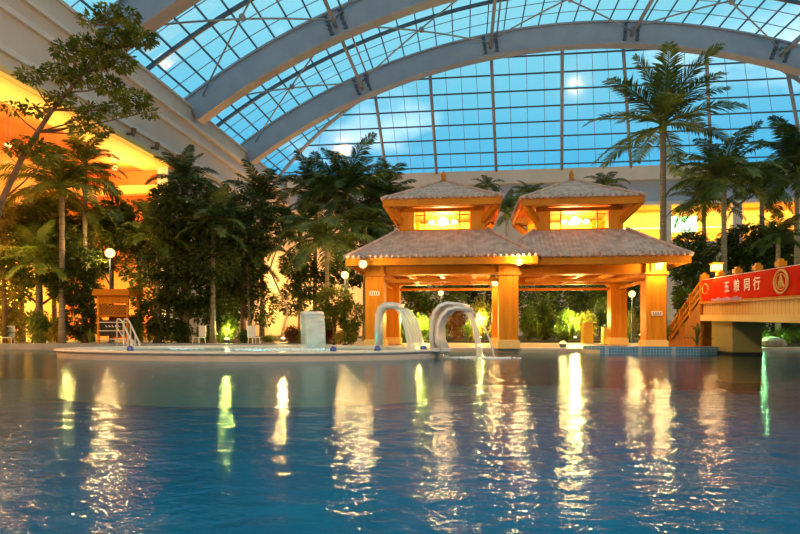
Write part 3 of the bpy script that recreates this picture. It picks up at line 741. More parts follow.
ground_spot(575, 36.8, 'added spotlight below the lime shrub behind the right pavilion', 750, (.95, .9, .2), .1, 'lampsoft', .28, 1.0)  # added to brighten the greenery behind the right pavilion
ground_spot(760, 28.4, 'added green spotlight in the plants seen beneath the bridge', 110, (.35, 1, .35), .07, 'lampsoft')  # light added for the green streak on the water
# row of little wall spots, bodies only, no light attached
b = MB(); b.box((.12, 0, 0), (.24, .1, .08)); b.lathe([(.06, -.16), (.12, .16)], (.3, 0, .06), 10); ws0 = b.build('wall_spotlight', 'bark2')
WS = ['small dark wall spotlight under the cornice, first right of the leafy tree', 'small dark wall spotlight on the left wall, second right of the leafy tree', 'small dark wall spotlight on the left wall, third right of the leafy tree',
      'small dark wall spotlight on the left wall, just before the dark foliage']
for i, (px, py) in enumerate(((127, 134), (151, 148), (173, 160), (192, 171))):
    a = (px - 400) / F; dx = a * CT - ST; D = (XL) / dx
    o = ws0 if i == 0 else ws0.copy()
    if i: col.objects.link(o)
    o.location = pt(px, py, D); tag(o, WS[i], 'spotlight', 'wall spotlights on the left cornice')
    o.scale = (1.5, 1.5, 1.5)
# gallery downlights
for i, (px, py, lab) in enumerate(((8, 145, 'glowing downlight in the gallery at the picture edge'), (115, 168, 'glowing downlight under the orange gallery ceiling'))):
    a = (px - 400) / F; D = (XL - 3.2) / (a * CT - ST); p = pt(px, py, D); 
    t = thing('gallery_downlight', lab, 'lamp', p)
    b = MB(); b.ball((0, 0, 0), .17, 10); b.build('bulb', 'lamp', t)
    b = MB(); b.tube([(0, 0, .1), (0, 0, ZC - .02 - p.z)], .02, 6); b.build('stem', 'darksteel', t)
    light(p + Vector((.2, -.2, -.35)), 300, (1, .5, .15), .2)
# unseen fill floodlights added behind and beside the camera, wall washers added in far beds
def fill_flood(loc, rot, sx, sy, e, lab, colr=(1, .70, .42)):
    t = thing('added_floodlight', lab, 'floodlight', loc); t.rotation_euler = rot
    b = MB(); b.box((0, 0, .12), (sx + .2, sy + .2, .2)); b.build('housing', 'darksteel', t)
    area((0, 0, -.02), (0, 0, 0), sx, sy, e, colr, t)
fill_flood((-4, YB + .9, 13.0), (PI / 2 - .12, 0, .15), 3, 1.5, 1900, 'wide warm fill floodlight added unseen behind the camera, toward the left wall')
fill_flood((14, YB + .9, 13.0), (PI / 2 - .12, 0, .0), 3, 1.5, 1100, 'wide warm fill floodlight added unseen behind the camera, toward the right wall')
fill_flood((XR - .3, 26, 13.0), (PI / 2 + .05, 0, PI / 2), 4, 1.5, 1200, 'wide warm fill floodlight added unseen on the right wall facing the left wall')
fill_flood((6, 40.0, 1.2), (PI * .80, 0, 0), 3, .8, 700, 'long warm fill floodlight added low in the bed behind the pavilions')
ground_spot(306, 62, 'strong orange wall washer added at the foot of the far wall corner', 3600, (1, .45, .08), .14, 'lampsoft', .28, 4.5)  # added to wash the far corner in orange
ground_spot(640, 50, 'strong warm wall washer added at the foot of the end wall behind the right pavilion', 1200, (1, .6, .2), .14, 'lampsoft', .28, .8)  # added to wash the end wall
# ------------------------------------------------------------------ bridge
S = at(703, 25.2); E2 = at(885, 14.0); bd = (E2 - S); BL = bd.length; brz = math.atan2(bd.y, bd.x)
br = thing('wooden_bridge', 'orange timber footbridge over the pool at the right with ochre planks', 'bridge', S, brz)
bw = 2.4   # local +x along the bridge, +y away from the pool centre side
def dz(x): return 2.28 - .022 * x          # deck top
n = 14
b = MB(); 
for k in range(n):
    x0, x1 = BL * k / n, BL * (k + 1) / n
    b.add([(x0, 0, dz(x0) - .85), (x1, 0, dz(x1) - .85), (x1, bw, dz(x1) - .85), (x0, bw, dz(x0) - .85), (x0, 0, dz(x0) - .1), (x1, 0, dz(x1) - .1), (x1, bw, dz(x1) - .1), (x0, bw, dz(x0) - .1)],
          [(0, 3, 2, 1), (4, 5, 6, 7), (0, 1, 5, 4), (2, 3, 7, 6)] + ([(3, 0, 4, 7)] if k == 0 else []) + ([(1, 2, 6, 5)] if k == n - 1 else []))
b.build('deck_girder', 'plankside', br)
b = MB(); b.bar((-.1, bw / 2, dz(0) - .04), (BL, bw / 2, dz(BL) - .04), bw + .3, .12); b.build('deck', 'wood2', br)
b = MB(); b.bar((0, -.06, dz(0) - .72), (BL, -.06, dz(BL) - .72), .12, .26); b.build('lower_band', 'ochre', br)
npost = 8
for side, yy in ((0, .02), (1, bw - .02)):
    for k in range(npost):
        x = .15 + (BL - .3) * k / (npost - 1)
        b = MB(); b.box((x, yy, dz(x) + .5), (.17, .17, 1.1)); b.box((x, yy, dz(x) + 1.12), (.26, .26, .16)); b.box((x, yy, dz(x) + 1.24), (.14, .14, .1)); b.build('railing_post', 'wood', br)
    b = MB()
    for zz, h in ((.95, .1), (.2, .08)): b.bar((.1, yy, dz(0) + zz), (BL, yy, dz(BL) + zz), .09, h)
    nb = 60
    for k in range(nb):
        x = .3 + (BL - .5) * k / nb; b.box((x, yy, dz(x) + .57), (.04, .04, .72))
    b.build('railing', 'wood2', br)
b = MB(); b.box((1.75, .62, .15), (2.0, 1.1, 2.75)); b.build('pier', 'concrete', br)
b = MB(); b.box((1.75, .62, -1.25), (2.15, 1.25, .3)); b.box((1.75, .62, .06), (2.06, 1.16, .14)); b.build('pier_foot', 'black', br)
# steps down to the bank
st = at(672, 27.8); v = st - S; v = Vector((v.x * math.cos(-brz) - v.y * math.sin(-brz), v.x * math.sin(-brz) + v.y * math.cos(-brz), 0))
sl = v.length; sdir = v.normalized(); snr = Vector((-sdir.y, sdir.x, 0))
if snr.y < 0: snr = -snr
ns = 12
for k in range(ns):
    b = MB(); a0 = sdir * (sl * k / ns); a1 = sdir * (sl * (k + 1.15) / ns); z = .15 + (dz(0) - .15) * (1 - (k + 1) / (ns + 1))
    b.prism([(a0)[:2], (a1)[:2], (a1 + snr * 2.2)[:2], (a0 + snr * 2.2)[:2]], z - .28, z); b.build('stair_tread', 'wood2', br)
b = MB(); m_ = 10
for k in range(m_):   # curved stringer panel
    t0, t1 = k / m_, (k + 1) / m_
    z0a, z0b = max(.15, (dz(0) - .9) * (1 - t0) ** .6 * (1 - t0)), max(.15, (dz(0) - .9) * (1 - t1) ** .6 * (1 - t1))
    ta, tb = .25 + (dz(0) - .2) * (1 - t0), .25 + (dz(0) - .2) * (1 - t1)
    p0, p1_ = sdir * sl * t0, sdir * sl * t1; q0, q1 = p0 - snr * .12, p1_ - snr * .12
    b.add([(q0.x, q0.y, .1), (q1.x, q1.y, .1), (p1_.x, p1_.y, .1), (p0.x, p0.y, .1), (q0.x, q0.y, ta), (q1.x, q1.y, tb), (p1_.x, p1_.y, tb), (p0.x, p0.y, ta)],
          [(0, 3, 2, 1), (4, 5, 6, 7), (0, 1, 5, 4), (1, 2, 6, 5), (2, 3, 7, 6), (3, 0, 4, 7)])
b.build('stringer', 'stringer', br)
for side in (-.06, 2.25):
    b = MB(); off = snr * side
    for k in range(4):
        p0 = sdir * sl * (k / 3) + off; z = .25 + (dz(0) - .2) * (1 - k / 3); b.box((p0.x, p0.y, z + .5), (.13, .13, 1.1))
    for hh in (.3, .62, .98):
        p0 = off; p1_ = sdir * sl + off; b.bar((p0.x, p0.y, dz(0) + hh), (p1_.x, p1_.y, .25 + hh), .07, .08)
    for k in range(16):
        p0 = sdir * sl * (k / 16) + off; z = .25 + (dz(0) - .2) * (1 - k / 16); b.box((p0.x, p0.y, z + .6), (.035, .035, .7))
    b.build('stair_railing', 'wood2', br)
# banner on the railing
bn = thing('red_banner', 'long red banner with pale characters hung along the bridge railing', 'banner', S, brz)
b = MB(); nx, nz = 60, 6
x0b, x1b = .18, BL - .4
for i in range(nx + 1):
    x = x0b + (x1b - x0b) * i / nx
    for j in range(nz + 1): b.v.append((x, -.13 + .012 * math.sin(x * 5 + j), dz(x) - .05 + 1.02 * j / nz + .01 * math.sin(x * 3)))
for i in range(nx):
    for j in range(nz): k = i * (nz + 1) + j; b.f.append((k, k + nz + 1, k + nz + 2, k + 1))
o_ = b.build('cloth', 'red', bn, True); md = o_.modifiers.new('thick', 'SOLIDIFY'); md.thickness = .01
b = MB(); 
for i in range(40):
    x = 1.3 + (4.0 - 1.3) * i / 40; xx = x + 3.0 / 40; h0 = .10 + .06 * math.sin(x * 4) ** 2; h1 = .10 + .06 * math.sin(xx * 4) ** 2
    b.add([(x, -.155, dz(x) - .02), (xx, -.155, dz(xx) - .02), (xx, -.155, dz(xx) - .02 + h1), (x, -.155, dz(x) - .02 + h0)], [(0, 1, 2, 3)])
b.build('printed_hills', 'mauve', bn)
b = MB()
for zz in (-.055, .965): b.tube([(x0b, -.14, dz(x0b) + zz), (x1b, -.14, dz(x1b) + zz)], .012, 6)
b.build('hem', 'cream', bn)
def text(s, loc, size, m, parent, name='lettering'):
    cu = bpy.data.curves.new(name, 'FONT'); cu.body = s; cu.size = size; cu.extrude = .004; cu.offset = .006; cu.align_x = 'CENTER'; cu.align_y = 'CENTER'; cu.space_character = 1.1
    cu.materials.append(M[m]); o = bpy.data.objects.new(name, cu); o.location = loc; o.rotation_euler = (PI / 2, 0, 0); col.objects.link(o)
    bpy.context.view_layer.update(); me = bpy.data.meshes.new_from_object(o.evaluated_get(bpy.context.evaluated_depsgraph_get())); bpy.data.objects.remove(o)
    q = bpy.data.objects.new(name, me); q.location = loc; q.rotation_euler = (PI / 2, 0, 0); col.objects.link(q); q.parent = parent; return q
def bx_at(px):   # local x on the bridge railing for a picture column
    a = (px - 400) / F; d = Vector((a * CT - ST, a * ST + CT)); e = bd.normalized()
    det = d.x * -e.y + e.x * d.y; t_ = (S.x * d.y - S.y * d.x)
    # S + e*s = d*k
    s = (S.y * d.x - S.x * d.y) / (e.x * d.y - e.y * d.x); return s
for px, chh in ((731, '五'), (741, '粮'), (751.5, '同'), (761.5, '行')):
    x = bx_at(px); text(chh, (x, -.16, dz(x) + .50), .5, 'cream', bn)
x = bx_at(786)
b = MB(); b.tube([(x + .42 * math.cos(2 * PI * k / 28), -.16, dz(x) + .5 + .38 * math.sin(2 * PI * k / 28)) for k in range(29)], .035, 6)
b.tube([(x + .3 * math.cos(2 * PI * k / 28), -.16, dz(x) + .5 + .27 * math.sin(2 * PI * k / 28)) for k in range(29)], .015, 6)
b.tube([(x - .16, -.16, dz(x) + .32), (x, -.16, dz(x) + .72), (x + .16, -.16, dz(x) + .32)], .03, 6); b.tube([(x, -.16, dz(x) + .3), (x, -.16, dz(x) + .55)], .03, 6)
b.tube([(x - .13, -.16, dz(x) + .5), (x + .13, -.16, dz(x) + .5)], .025, 6)
b.build('round_emblem', 'gold', bn)
x = bx_at(709)
b = MB(); b.tube([(x + .3 * math.cos(2 * PI * k / 20), -.16, dz(x) + .55 + .22 * math.sin(2 * PI * k / 20)) for k in range(21)], .02, 6); b.build('faint_emblem', 'gold', bn)
x = bx_at(716); pl = br.matrix_basis @ Vector((x, .02, dz(x) + 1.42))
t = thing('bridge_lantern', 'square glowing lantern on the bridge railing above the banner', 'lamp', pl)
b = MB(); b.box((0, 0, 0), (.34, .34, .26)); b.build('lantern_box', 'lamp', t)
b = MB(); b.box((0, 0, .17), (.44, .44, .06)); b.box((0, 0, -.15), (.38, .38, .04)); b.build('lantern_cap', 'wood2', t)
light(pl + Vector((-.3, -.4, -.1)), 70, (1, .55, .2), .15)
# ------------------------------------------------------------------ left bank furniture
D = 30.0; p = at(113, D, .15); t = thing('lattice_hut', 'narrow timber lifeguard stand with lattice panel and dark board on the left bank', 'hut', p, TH)
u = D / F; wdt = 29 * u
for sx in (-1, 1):
    for sy in (0, 1):
        b = MB(); b.box((sx * wdt / 2, sy * 1.2, 1.35), (.11, .11, 2.7)); b.build('post', 'wood', t)
b = MB(); b.box((0, .6, 2.86), (wdt + .45, 1.8, .34), 0, (.93, .9)); b.build('canopy', 'wood2', t)
b = MB(); b.box((0, 0, 2.47), (wdt - .1, .06, .44)); b.build('header_board', 'wood', t)
b = MB()
for k in range(9):
    x = -wdt / 2 + .06 + (wdt - .12) * k / 8
    for s in (-1, 1):
        xa, xb = x - s * .3, x + s * .3
        za, zb = 1.6, 2.2
        if xa < -wdt / 2: za += (-wdt / 2 - xa) / .6 * .6; xa = -wdt / 2
        if xa > wdt / 2: za += (xa - wdt / 2) / .6 * .6; xa = wdt / 2
        if xb > wdt / 2: zb -= (xb - wdt / 2) / .6 * .6; xb = wdt / 2
        if xb < -wdt / 2: zb -= (-wdt / 2 - xb) / .6 * .6; xb = -wdt / 2
        b.bar((xa, -.01 * s, za), (xb, -.01 * s, zb), .02, .035)
b.build('lattice_panel', 'wood', t)
b = MB(); b.box((0, .08, 1.9), (wdt - .12, .02, .62)); b.build('lattice_backing', 'darkwood', t)
b = MB(); b.box((0, .5, 1.6), (wdt + .1, 1.2, .08)); b.box((0, 1.15, 1.0), (wdt - .1, .04, 1.2)); b.build('platform', 'wood2', t)
for z in (.35, .8, 1.25):
    b = MB(); b.tube([(-wdt / 2, -.05, z), (wdt / 2, -.05, z)], .03, 6); b.build('rung', 'stainless', t)
b = MB(); b.box((0, .05, .95), (wdt - .14, .04, .85)); b.build('dark_board', 'black', t)
b = MB()
for k in range(5): b.box((-.35 + k * .17, .02, 1.02), (.11, .01, .04)); b.box((-.39 + k * .17, .02, 1.06), (.03, .01, .1))
b.build('board_marks', 'white', t)
# handrails: a pair of bent stainless rails stepping from the bank down to the island
for i, (xa, lab) in enumerate(((117, 'bent stainless handrail by the lattice hut, rail touching the dark board'), (124, 'bent stainless handrail stepping down to the island, nearer the dark trees'))):
    p = at(xa, 26.4, 0.30); 
    t = thing('pool_handrail', lab, 'handrail', p, TH, 'pool handrails')
    e = 1.30
    b = MB(); b.tube([(0, .0, -1.2), (0, 0, 1.1), (.05, -.02, 1.22), (.15, -.05, 1.22), (.3, -.1, 1.1), (1.15, -.9, .1), (1.2, -1, -.4)], .04, 8); b.build('rail', 'stainless', t, True)
    b = MB(); b.tube([(.4, -.2, .95), (.42, -.2, -1.2)], .03, 6); b.tube([(.8, -.58, .5), (.82, -.58, -1.2)], .03, 6); b.build('support', 'stainless', t, True)
    b = MB(); b.tube([(.05, 0, .75), (1.18, -.95, -.3)], .03, 6); b.build('lower_rail', 'stainless', t, True)
def chair(px, D, label, m='white', rz=.4, s=1.0):
    p = at(px, D, .15); t = thing('deck_chair', label, 'chair', p, rz, 'deck chairs'); t.scale = (s, s, s)
    for sx in (-1, 1):
        for sy in (-1, 1):
            b = MB(); b.tube([(sx * .24, sy * .24, 0), (sx * .21, sy * .2, .42)], .025, 6); b.build('leg', m, t)
    b = MB(); b.box((0, 0, .44), (.5, .48, .05)); b.build('seat', m, t)
    b = MB(); b.box((0, .26, .78), (.48, .05, .6)); b.build('backrest', m, t)
chair(8, 30.0, 'small white chair on the left bank curb at the picture edge')
chair(199, 30.1, 'small white chair below the dark trees left of the green spotlight', 'white', -.3)
chair(254, 30.4, 'small white chair beside the thin dark trunks before the orange wall', 'white', .9)
def bin_(px, D, label, w, h, open_):
    p = at(px, D, .15); t = thing('yellow_bin', label, 'bin', p, TH, 'yellow bins')
    b = MB(); b.box((0, 0, h / 2), (w, w * .8, h), 0, (.94, .94)); b.build('body', 'yellow', t)
    b = MB(); b.box((0, 0, h + .03), (w * 1.05, w * .85, .06)); b.box((0, -w * .4, h * .8), (w * .5, .03, .16)) if not open_ else b.box((0, 0, h + .1), (w * .55, w * .5, .12)); b.build('lid', 'black' if open_ else 'ochre', t)
bin_(587, 35, 'orange yellow bin behind the blazing ground spotlight', .62, 1.25, False)
bin_(607.5, 34.2, 'bright yellow bin with dark top beside the rear column', .62, 1.0, True)
# ------------------------------------------------------------------ plants
def leafcloud(blobs, n, ls, seed, m, asp=.45):
    """many small folded leaves filling ellipsoids (cx,cy,cz,rx,ry,rz)"""
    q = random.Random(seed); mb = MB(); vol = [b_[3] * b_[4] * b_[5] for b_ in blobs]; tot = sum(vol)
    for b_, v_ in zip(blobs, vol):
        for _ in range(max(20, int(n * v_ / tot))):
            d = Vector((q.gauss(0, 1), q.gauss(0, 1), q.gauss(0, 1))).normalized(); rr = q.uniform(.35, 1) ** .6
            c = Vector((b_[0] + d.x * rr * b_[3], b_[1] + d.y * rr * b_[4], b_[2] + d.z * rr * b_[5]))
            t = Vector((d.x + q.gauss(0, .6), d.y + q.gauss(0, .6), d.z * .3 - .25 + q.gauss(0, .4))).normalized()
            s = t.cross(Vector((q.gauss(0, .4), q.gauss(0, .4), 1))).normalized(); nn = s.cross(t)
            l = ls * q.uniform(.6, 1.35); w = l * asp
            mb.add([c, c + t * l * .45 + s * w * .5 + nn * w * .18, c + t * l, c + t * l * .45 - s * w * .5 + nn * w * .18], [(0, 1, 2), (0, 2, 3)])
    return mb
def frond_mesh(seed, L_, elev, droop, nl, ll, lw, hang=.5):
    """feather palm leaf growing along +x; every leaflet is a folded blade"""
    q = random.Random(seed); mb = MB(); N_ = 14; pts = []; p = Vector((0, 0, 0)); a = elev
    for i in range(N_ + 1):
        pts.append(p.copy()); a -= droop / N_ * (0.4 + 1.2 * i / N_); p = p + Vector((math.cos(a), 0, math.sin(a))) * (L_ / N_)
    mb.tube(pts, [.045 * (1 - .85 * i / N_) * L_ / 3 for i in range(N_ + 1)], 5)
    for k in range(nl):
        t = .12 + .87 * k / nl; i = min(N_ - 1, int(t * N_)); fr = t * N_ - i; c = pts[i].lerp(pts[i + 1], fr); ax = (pts[i + 1] - pts[i]).normalized()
        prof = math.sin(PI * min(1, .18 + .80 * t)) ** .6; l = ll * prof * q.uniform(.85, 1.1)
        for s in (-1, 1):
            side = Vector((0, s, 0)); up = side.cross(ax) * s
            d1 = (side * .78 + ax * .62 + Vector((0, 0, .12 - hang * .3)) + Vector((q.gauss(0, .06), 0, q.gauss(0, .08)))).normalized()
            m1 = c + d1 * l * .5; e = m1 + (d1 + Vector((0, 0, -hang))).normalized() * l * .5
            w = ax * lw * .5
            mb.add([c - w * .5, c + w * .5, m1 + w, m1 - w, e], [(0, 1, 2, 3), (3, 2, 4)])
    return mb
def mesh_of(mb, name, m):
    me = bpy.data.meshes.new(name); me.from_pydata(mb.v, [], mb.f); me.update(); me.materials.append(M[m]); return me
FR = {}
def frond_variants(key, m, L_, ll, lw, nl, hang):
    df = .62 if hang < .3 else 1.0
    if key in FR: return FR[key]
    FR[key] = [mesh_of(frond_mesh(i * 7 + 3, L_, e, d * df, nl, ll, lw, hang), 'frond_' + key, m) for i, (e, d) in enumerate(((1.38, .9), (1.15, 1.3), (.85, 1.5), (.55, 1.6), (.2, 1.3), (-.2, 1.0)))]
    return FR[key]
def part_obj(name, me, parent, loc=(0, 0, 0), rot=(0, 0, 0), s=1.0):
    o = bpy.data.objects.new(name, me); o.location = loc; o.rotation_euler = rot; o.scale = (s, s, s); col.objects.link(o); o.parent = parent; return o
def palm(px, D, crown_py, frond_px, label, nf=20, m='leafpalm', tr=.16, lean=0.0, z0=.28, lo=0, hi=5, hang=.5, group=None, seed=0, name='palm_tree'):
    q = random.Random(seed + int(px)); p = at(px, D, z0); H_ = hz(crown_py, D) - z0; L_ = frond_px * D / F * 1.12
    t = thing(name, label, 'palm', p, q.uniform(0, 6.28), group)
    b = MB(); pts = []; rs = []
    for i in range(15):
        s = i / 14; pts.append((lean * s * s, 0, H_ * s)); rs.append(tr * (1.35 - .35 * min(1, s * 6)) * (1 - .25 * s) * (1 + .05 * (i % 2)))
    b.tube(pts, rs, 10); b.build('trunk', 'bark', t, True)
    b = MB(); b.lathe([(tr * .9, -.1 * L_ ), (tr * 1.15, 0), (tr * .8, .12 * L_), (.02, .2 * L_)], (lean, 0, H_), 10); b.build('crownshaft', 'leafmid', t, True)
    base = frond_variants(m + str(hang), m, 3.0, .78, .075, 44, hang)
    for k in range(nf):
        s = k / max(1, nf - 1); vi = lo + int(s * (hi - lo) + q.uniform(0, .99)); vi = min(hi, vi)
        o = part_obj('frond', base[vi], t, (lean, 0, H_ + .05 * L_ * (1 - s)), (q.gauss(0, .1), q.gauss(0, .1), k * 2.399 + q.gauss(0, .15)), L_ / 3.0 * q.uniform(.85, 1.1))
    return t
def tree(px, D, blobs_px, n, ls, label, m='leafdark', seed=1, z0=.28, tr=.12, name='leafy_tree', cat='tree', group=None, trunk=None, mtr='bark2'):
    """blobs_px: (px,py,rx_px,rz_px) around depth D, spread in depth as wide as they are"""
    p = at(px, D, z0); q = random.Random(seed); u = D / F; t = thing(name, label, cat, p, 0, group)
    bl = []
    if trunk is None: n = int(n * 1.2); ls *= 1.15; blobs_px = [(a, c, d * 1.08, e * 1.05) for a, c, d, e in blobs_px]
    for (bx_, by_, rx, rz_) in blobs_px:
        dd = q.uniform(-.5, .5) * rx * u; w = pt(bx_, by_, D + dd) - p; bl.append((w.x, w.y, w.z, rx * u, rx * u * .85, rz_ * u))
    leafcloud(bl, n, ls, seed, m).build('foliage', m, t)
    b = MB()
    if trunk is None:
        top = max(bl, key=lambda k: k[2]); b.tube([(0, 0, 0), (top[0] * .2, top[1] * .2, top[2] * .35), (top[0] * .7, top[1] * .7, top[2] * .8), (top[0], top[1], top[2])], [tr * 1.2, tr, tr * .7, tr * .3], 8)
        for k in bl:
            if k is top: continue
            f_ = min(.8, max(.15, (k[2] - .3) / max(.5, top[2]) * .7)); b.tube([(top[0] * f_ * .7, top[1] * f_ * .7, top[2] * f_), ((top[0] * f_ + k[0]) / 2, (top[1] * f_ + k[1]) / 2, (top[2] * f_ + k[2]) / 2 + .1), (k[0], k[1], k[2])], [tr * .5, tr * .35, tr * .15], 6)
    else:
        b.tube([tuple(pt(a, c_, D) - p) for a, c_ in trunk], [tr * (1 - .7 * i / (len(trunk) - 1)) for i in range(len(trunk))], 8)
        for k in bl:
            e = Vector(k[:3]); best = min([pt(a, c_, D) - p for a, c_ in trunk], key=lambda w: (w - e).length + (2 if w.z > e.z else 0)); mid = best.lerp(e, .5) + Vector((0, 0, -.1))
            b.tube([best, mid, e], [tr * .3, tr * .22, tr * .1], 6)
    b.build('trunk', mtr, t, True)
    return t
BUSH = {}
def bush(px, D, w_px, top_py, label, m='leafmid', var=0, ls=.22, z0=.27, group=None, n=1500, name='shrub'):
    """rounded shrub; the mesh of a kind is shared by its copies"""
    u = D / F; w = w_px * u / 2; h = hz(top_py, D) - z0; key = (m, var, ls, n)
    if key not in BUSH:
        q = random.Random(var + 11); bl = [(q.uniform(-.45, .45), q.uniform(-.45, .45), q.uniform(.35, .75), q.uniform(.4, .6), q.uniform(.4, .6), q.uniform(.22, .36)) for _ in range(6)] + [(0, 0, .5, .75, .75, .48)]
        b = MB()
        for k in range(6):
            a = k * 1.05 + .3; b.tube([(0.05 * math.cos(a), .05 * math.sin(a), 0), (.25 * math.cos(a), .25 * math.sin(a), .35), (.45 * math.cos(a), .45 * math.sin(a), .7)], [.03, .02, .008], 5)
        BUSH[key] = (mesh_of(leafcloud(bl, n, ls, var + 5, m), 'foliage', m), mesh_of(b, 'stems', 'bark2'))
    p = at(px, D, z0); t = thing(name, label, 'shrub', p, R.uniform(0, 6.28), group)
    a, b2 = BUSH[key]
    o = part_obj('foliage', a, t); o.scale = (w, w, h); o2 = part_obj('stem', b2, t); o2.scale = (w, w, h)
    return t
BL_ = {}
def bladeplant(px, D, w_px, top_py, label, m='leaflime', n=26, z0=.27, name='broadleaf_plant', wide=.16, group=None, var=0):
    """clump of long arching blades"""
    u = D / F; w = w_px * u / 2; h = hz(top_py, D) - z0; key = (m, n, wide, var)
    if key not in BL_:
        q = random.Random(n + var); mb = MB()
        for k in range(n):
            a = q.uniform(0, 2 * PI); out = q.uniform(.15, 1); hh = q.uniform(.5, 1) * (1.1 - .45 * out); pts = []
            for i in range(6):
                s = i / 5; rr = out * s ** 1.3; z = hh * math.sin(min(PI * .62, PI * .62 * s * (1 + .25 * out))) ; pts.append(Vector((rr * math.cos(a), rr * math.sin(a), z)))
            sd = Vector((-math.sin(a), math.cos(a), 0)); o = len(mb.v)
            for i, c in enumerate(pts):
                ww = wide * math.sin(PI * (.12 + .86 * i / 5)) * .5; mb.v += [tuple(c - sd * ww), tuple(c + Vector((0, 0, -.02))), tuple(c + sd * ww)]
            for i in range(5):
                for j in (0, 1): k2 = o + i * 3 + j; mb.f.append((k2, k2 + 1, k2 + 4, k2 + 3))
        BL_[key] = mesh_of(mb, 'leaves', m)
    p = at(px, D, z0); o = bpy.data.objects.new(name, BL_[key]); o.location = p; o.rotation_euler = (0, 0, R.uniform(0, 6.28)); o.scale = (w, w, h); col.objects.link(o)
    return tag(o, label, 'plant', group)
# --- tall feather palms, right
palm(663, 34, 126, 68, 'very tall slender palm rising against the blue glass right of the pavilions', 22, 'leafpalm', .21, 0, .15, 0, 5, .25, seed=2)
palm(724, 33, 180, 55, 'tall palm above the bridge banner with drooping crown against the end wall', 26, 'leafpalm', .17, seed=3)
palm(704, 37, 203, 38, 'short palm half hidden left of the tall bridge palm', 21, 'leafdark', .16, seed=4)
palm(797, 33, 172, 55, 'tall dark palm cut by the right picture edge', 26, 'leafdark', .17, seed=5)
palm(762, 41, 192, 41, 'bushy dark palm between the two tall palms behind the bridge', 23, 'leafdark', .2, seed=6)
palm(778, 30.5, 240, 31, 'low dark palm close behind the bridge railing', 21, 'leafdark', .14, seed=16)
# small crowns behind the pavilion roofs
palm(487, 48, 187, 17, 'little palm crown peeping out right of the first tower roof', 16, 'leafdark', .14, lo=2, hi=4, seed=7)
palm(530, 47, 194, 19, 'little palm crown just left of the second tower roof', 16, 'leafdark', .14, lo=1, hi=4, seed=8)
palm(606, 46, 186, 23, 'arching palm crown peeping out right of the second tower roof', 16, 'leafdark', .14, lo=2, hi=4, seed=9)
palm(507, 43, 215, 26, 'dark palm in the gap between the two tower roofs', 18, 'leafdark', .14, lo=0, hi=4, seed=10)
# --- left palms
palm(346, 37, 194, 53, 'tallest dark palm left of the pavilion tower, its fronds spread against the glass', 26, 'leafdark', .17, lo=0, seed=11)
palm(383, 42, 207, 46, 'dark palm right behind the left tower roof', 26, 'leafdark', .17, seed=12)
palm(315, 42, 200, 43, 'dark palm before the left end of the sloping glass', 23, 'leafdark', .17, seed=13)
palm(327, 33, 240, 60, 'mid height palm with long arching fronds before the warm wall', 21, 'leafpalm', .14, lo=2, hi=5, seed=14)
palm(62, 30.0, 190, 62, 'yellowish lit palm below the orange gallery ceiling', 23, 'leafmid', .16, lo=1, hi=5, seed=15)
palm(92, 33, 222, 53, 'drooping palm behind the post lamp', 18, 'leafpalm', .15, lo=2, hi=5, seed=17)
palm(22, 33.5, 225, 53, 'dark palm in the yellow shrubs near the picture edge', 18, 'leafpalm', .15, lo=2, hi=5, seed=18)
palm(250, 35, 262, 43, 'short dark palm in front of the thin trunks', 18, 'leafdark', .13, lo=1, hi=4, seed=19)
# --- near leafy tree top left
tree(-38, 23.3, [(108, 14, 13, 8), (128, 16, 12, 7), (88, 20, 10, 6), (140, 38, 17, 8), (113, 40, 16, 9), (85, 45, 15, 8), (65, 52, 14, 8), (95, 60, 16, 10), (120, 62, 16, 8), (58, 72, 15, 8), (30, 76, 13, 6), (78, 78, 15, 8),
                 (108, 85, 16, 8), (135, 98, 16, 7), (148, 112, 10, 5), (118, 108, 14, 7), (92, 112, 14, 7), (60, 98, 14, 6), (35, 110, 14, 5), (12, 108, 10, 5), (80, 125, 12, 6), (100, 130, 12, 5), (30, 145, 16, 7), (15, 150, 10, 6), (45, 160, 12, 5), (125, 30, 10, 6), (152, 40, 6, 3)],
     7000, .22, 'near leafy tree leaning in front of the gallery at upper left', 'leafmid', 21, .15, .14, trunk=[(-38, 350), (-20, 280), (2, 200), (22, 158), (38, 132), (52, 110), (68, 92), (84, 72), (98, 50), (108, 25)])
# --- big trees left
tree(185, 31.5, [(190, 195, 24, 18), (172, 215, 22, 20), (210, 220, 22, 20), (188, 240, 28, 22), (165, 262, 24, 20), (212, 262, 24, 22), (190, 290, 30, 22), (165, 310, 22, 18), (215, 308, 22, 18)], 9000, .30, 'big dark tree right of the gallery column', 'leafdark', 22, tr=.2)
tree(243, 34, [(245, 205, 20, 14), (232, 225, 18, 16), (258, 222, 18, 14), (245, 245, 22, 18), (240, 280, 24, 22), (262, 305, 14, 20)], 6000, .28, 'dark tree with ragged top right of the big dark tree', 'leafdark', 23, tr=.15)
tree(140, 34, [(138, 215, 18, 14), (128, 235, 18, 16), (150, 240, 18, 18), (140, 265, 22, 18), (150, 295, 20, 18)], 4500, .26, 'olive tree behind the post lamp by the gallery column', 'leafmid', 24, tr=.13)
tree(40, 31.5, [(40, 215, 26, 14), (20, 240, 26, 18), (62, 240, 26, 18), (40, 265, 34, 20), (10, 285, 24, 20), (75, 285, 24, 20)], 7000, .26, 'dense green tree mass right behind the left picture edge shrubs', 'leafmid', 25, tr=.15)
tree(85, 30.9, [(85, 262, 22, 14), (72, 285, 20, 18), (92, 300, 14, 18), (80, 320, 18, 16)], 4000, .24, 'very dark bush tree just left of the lattice hut', 'leafdark', 26, tr=.12)
tree(5, 29.9, [(2, 215, 14, 12), (-5, 250, 16, 20), (6, 285, 12, 16)], 2200, .22, 'yellow leaved tree at the left picture edge', 'leafyel', 27, tr=.1)
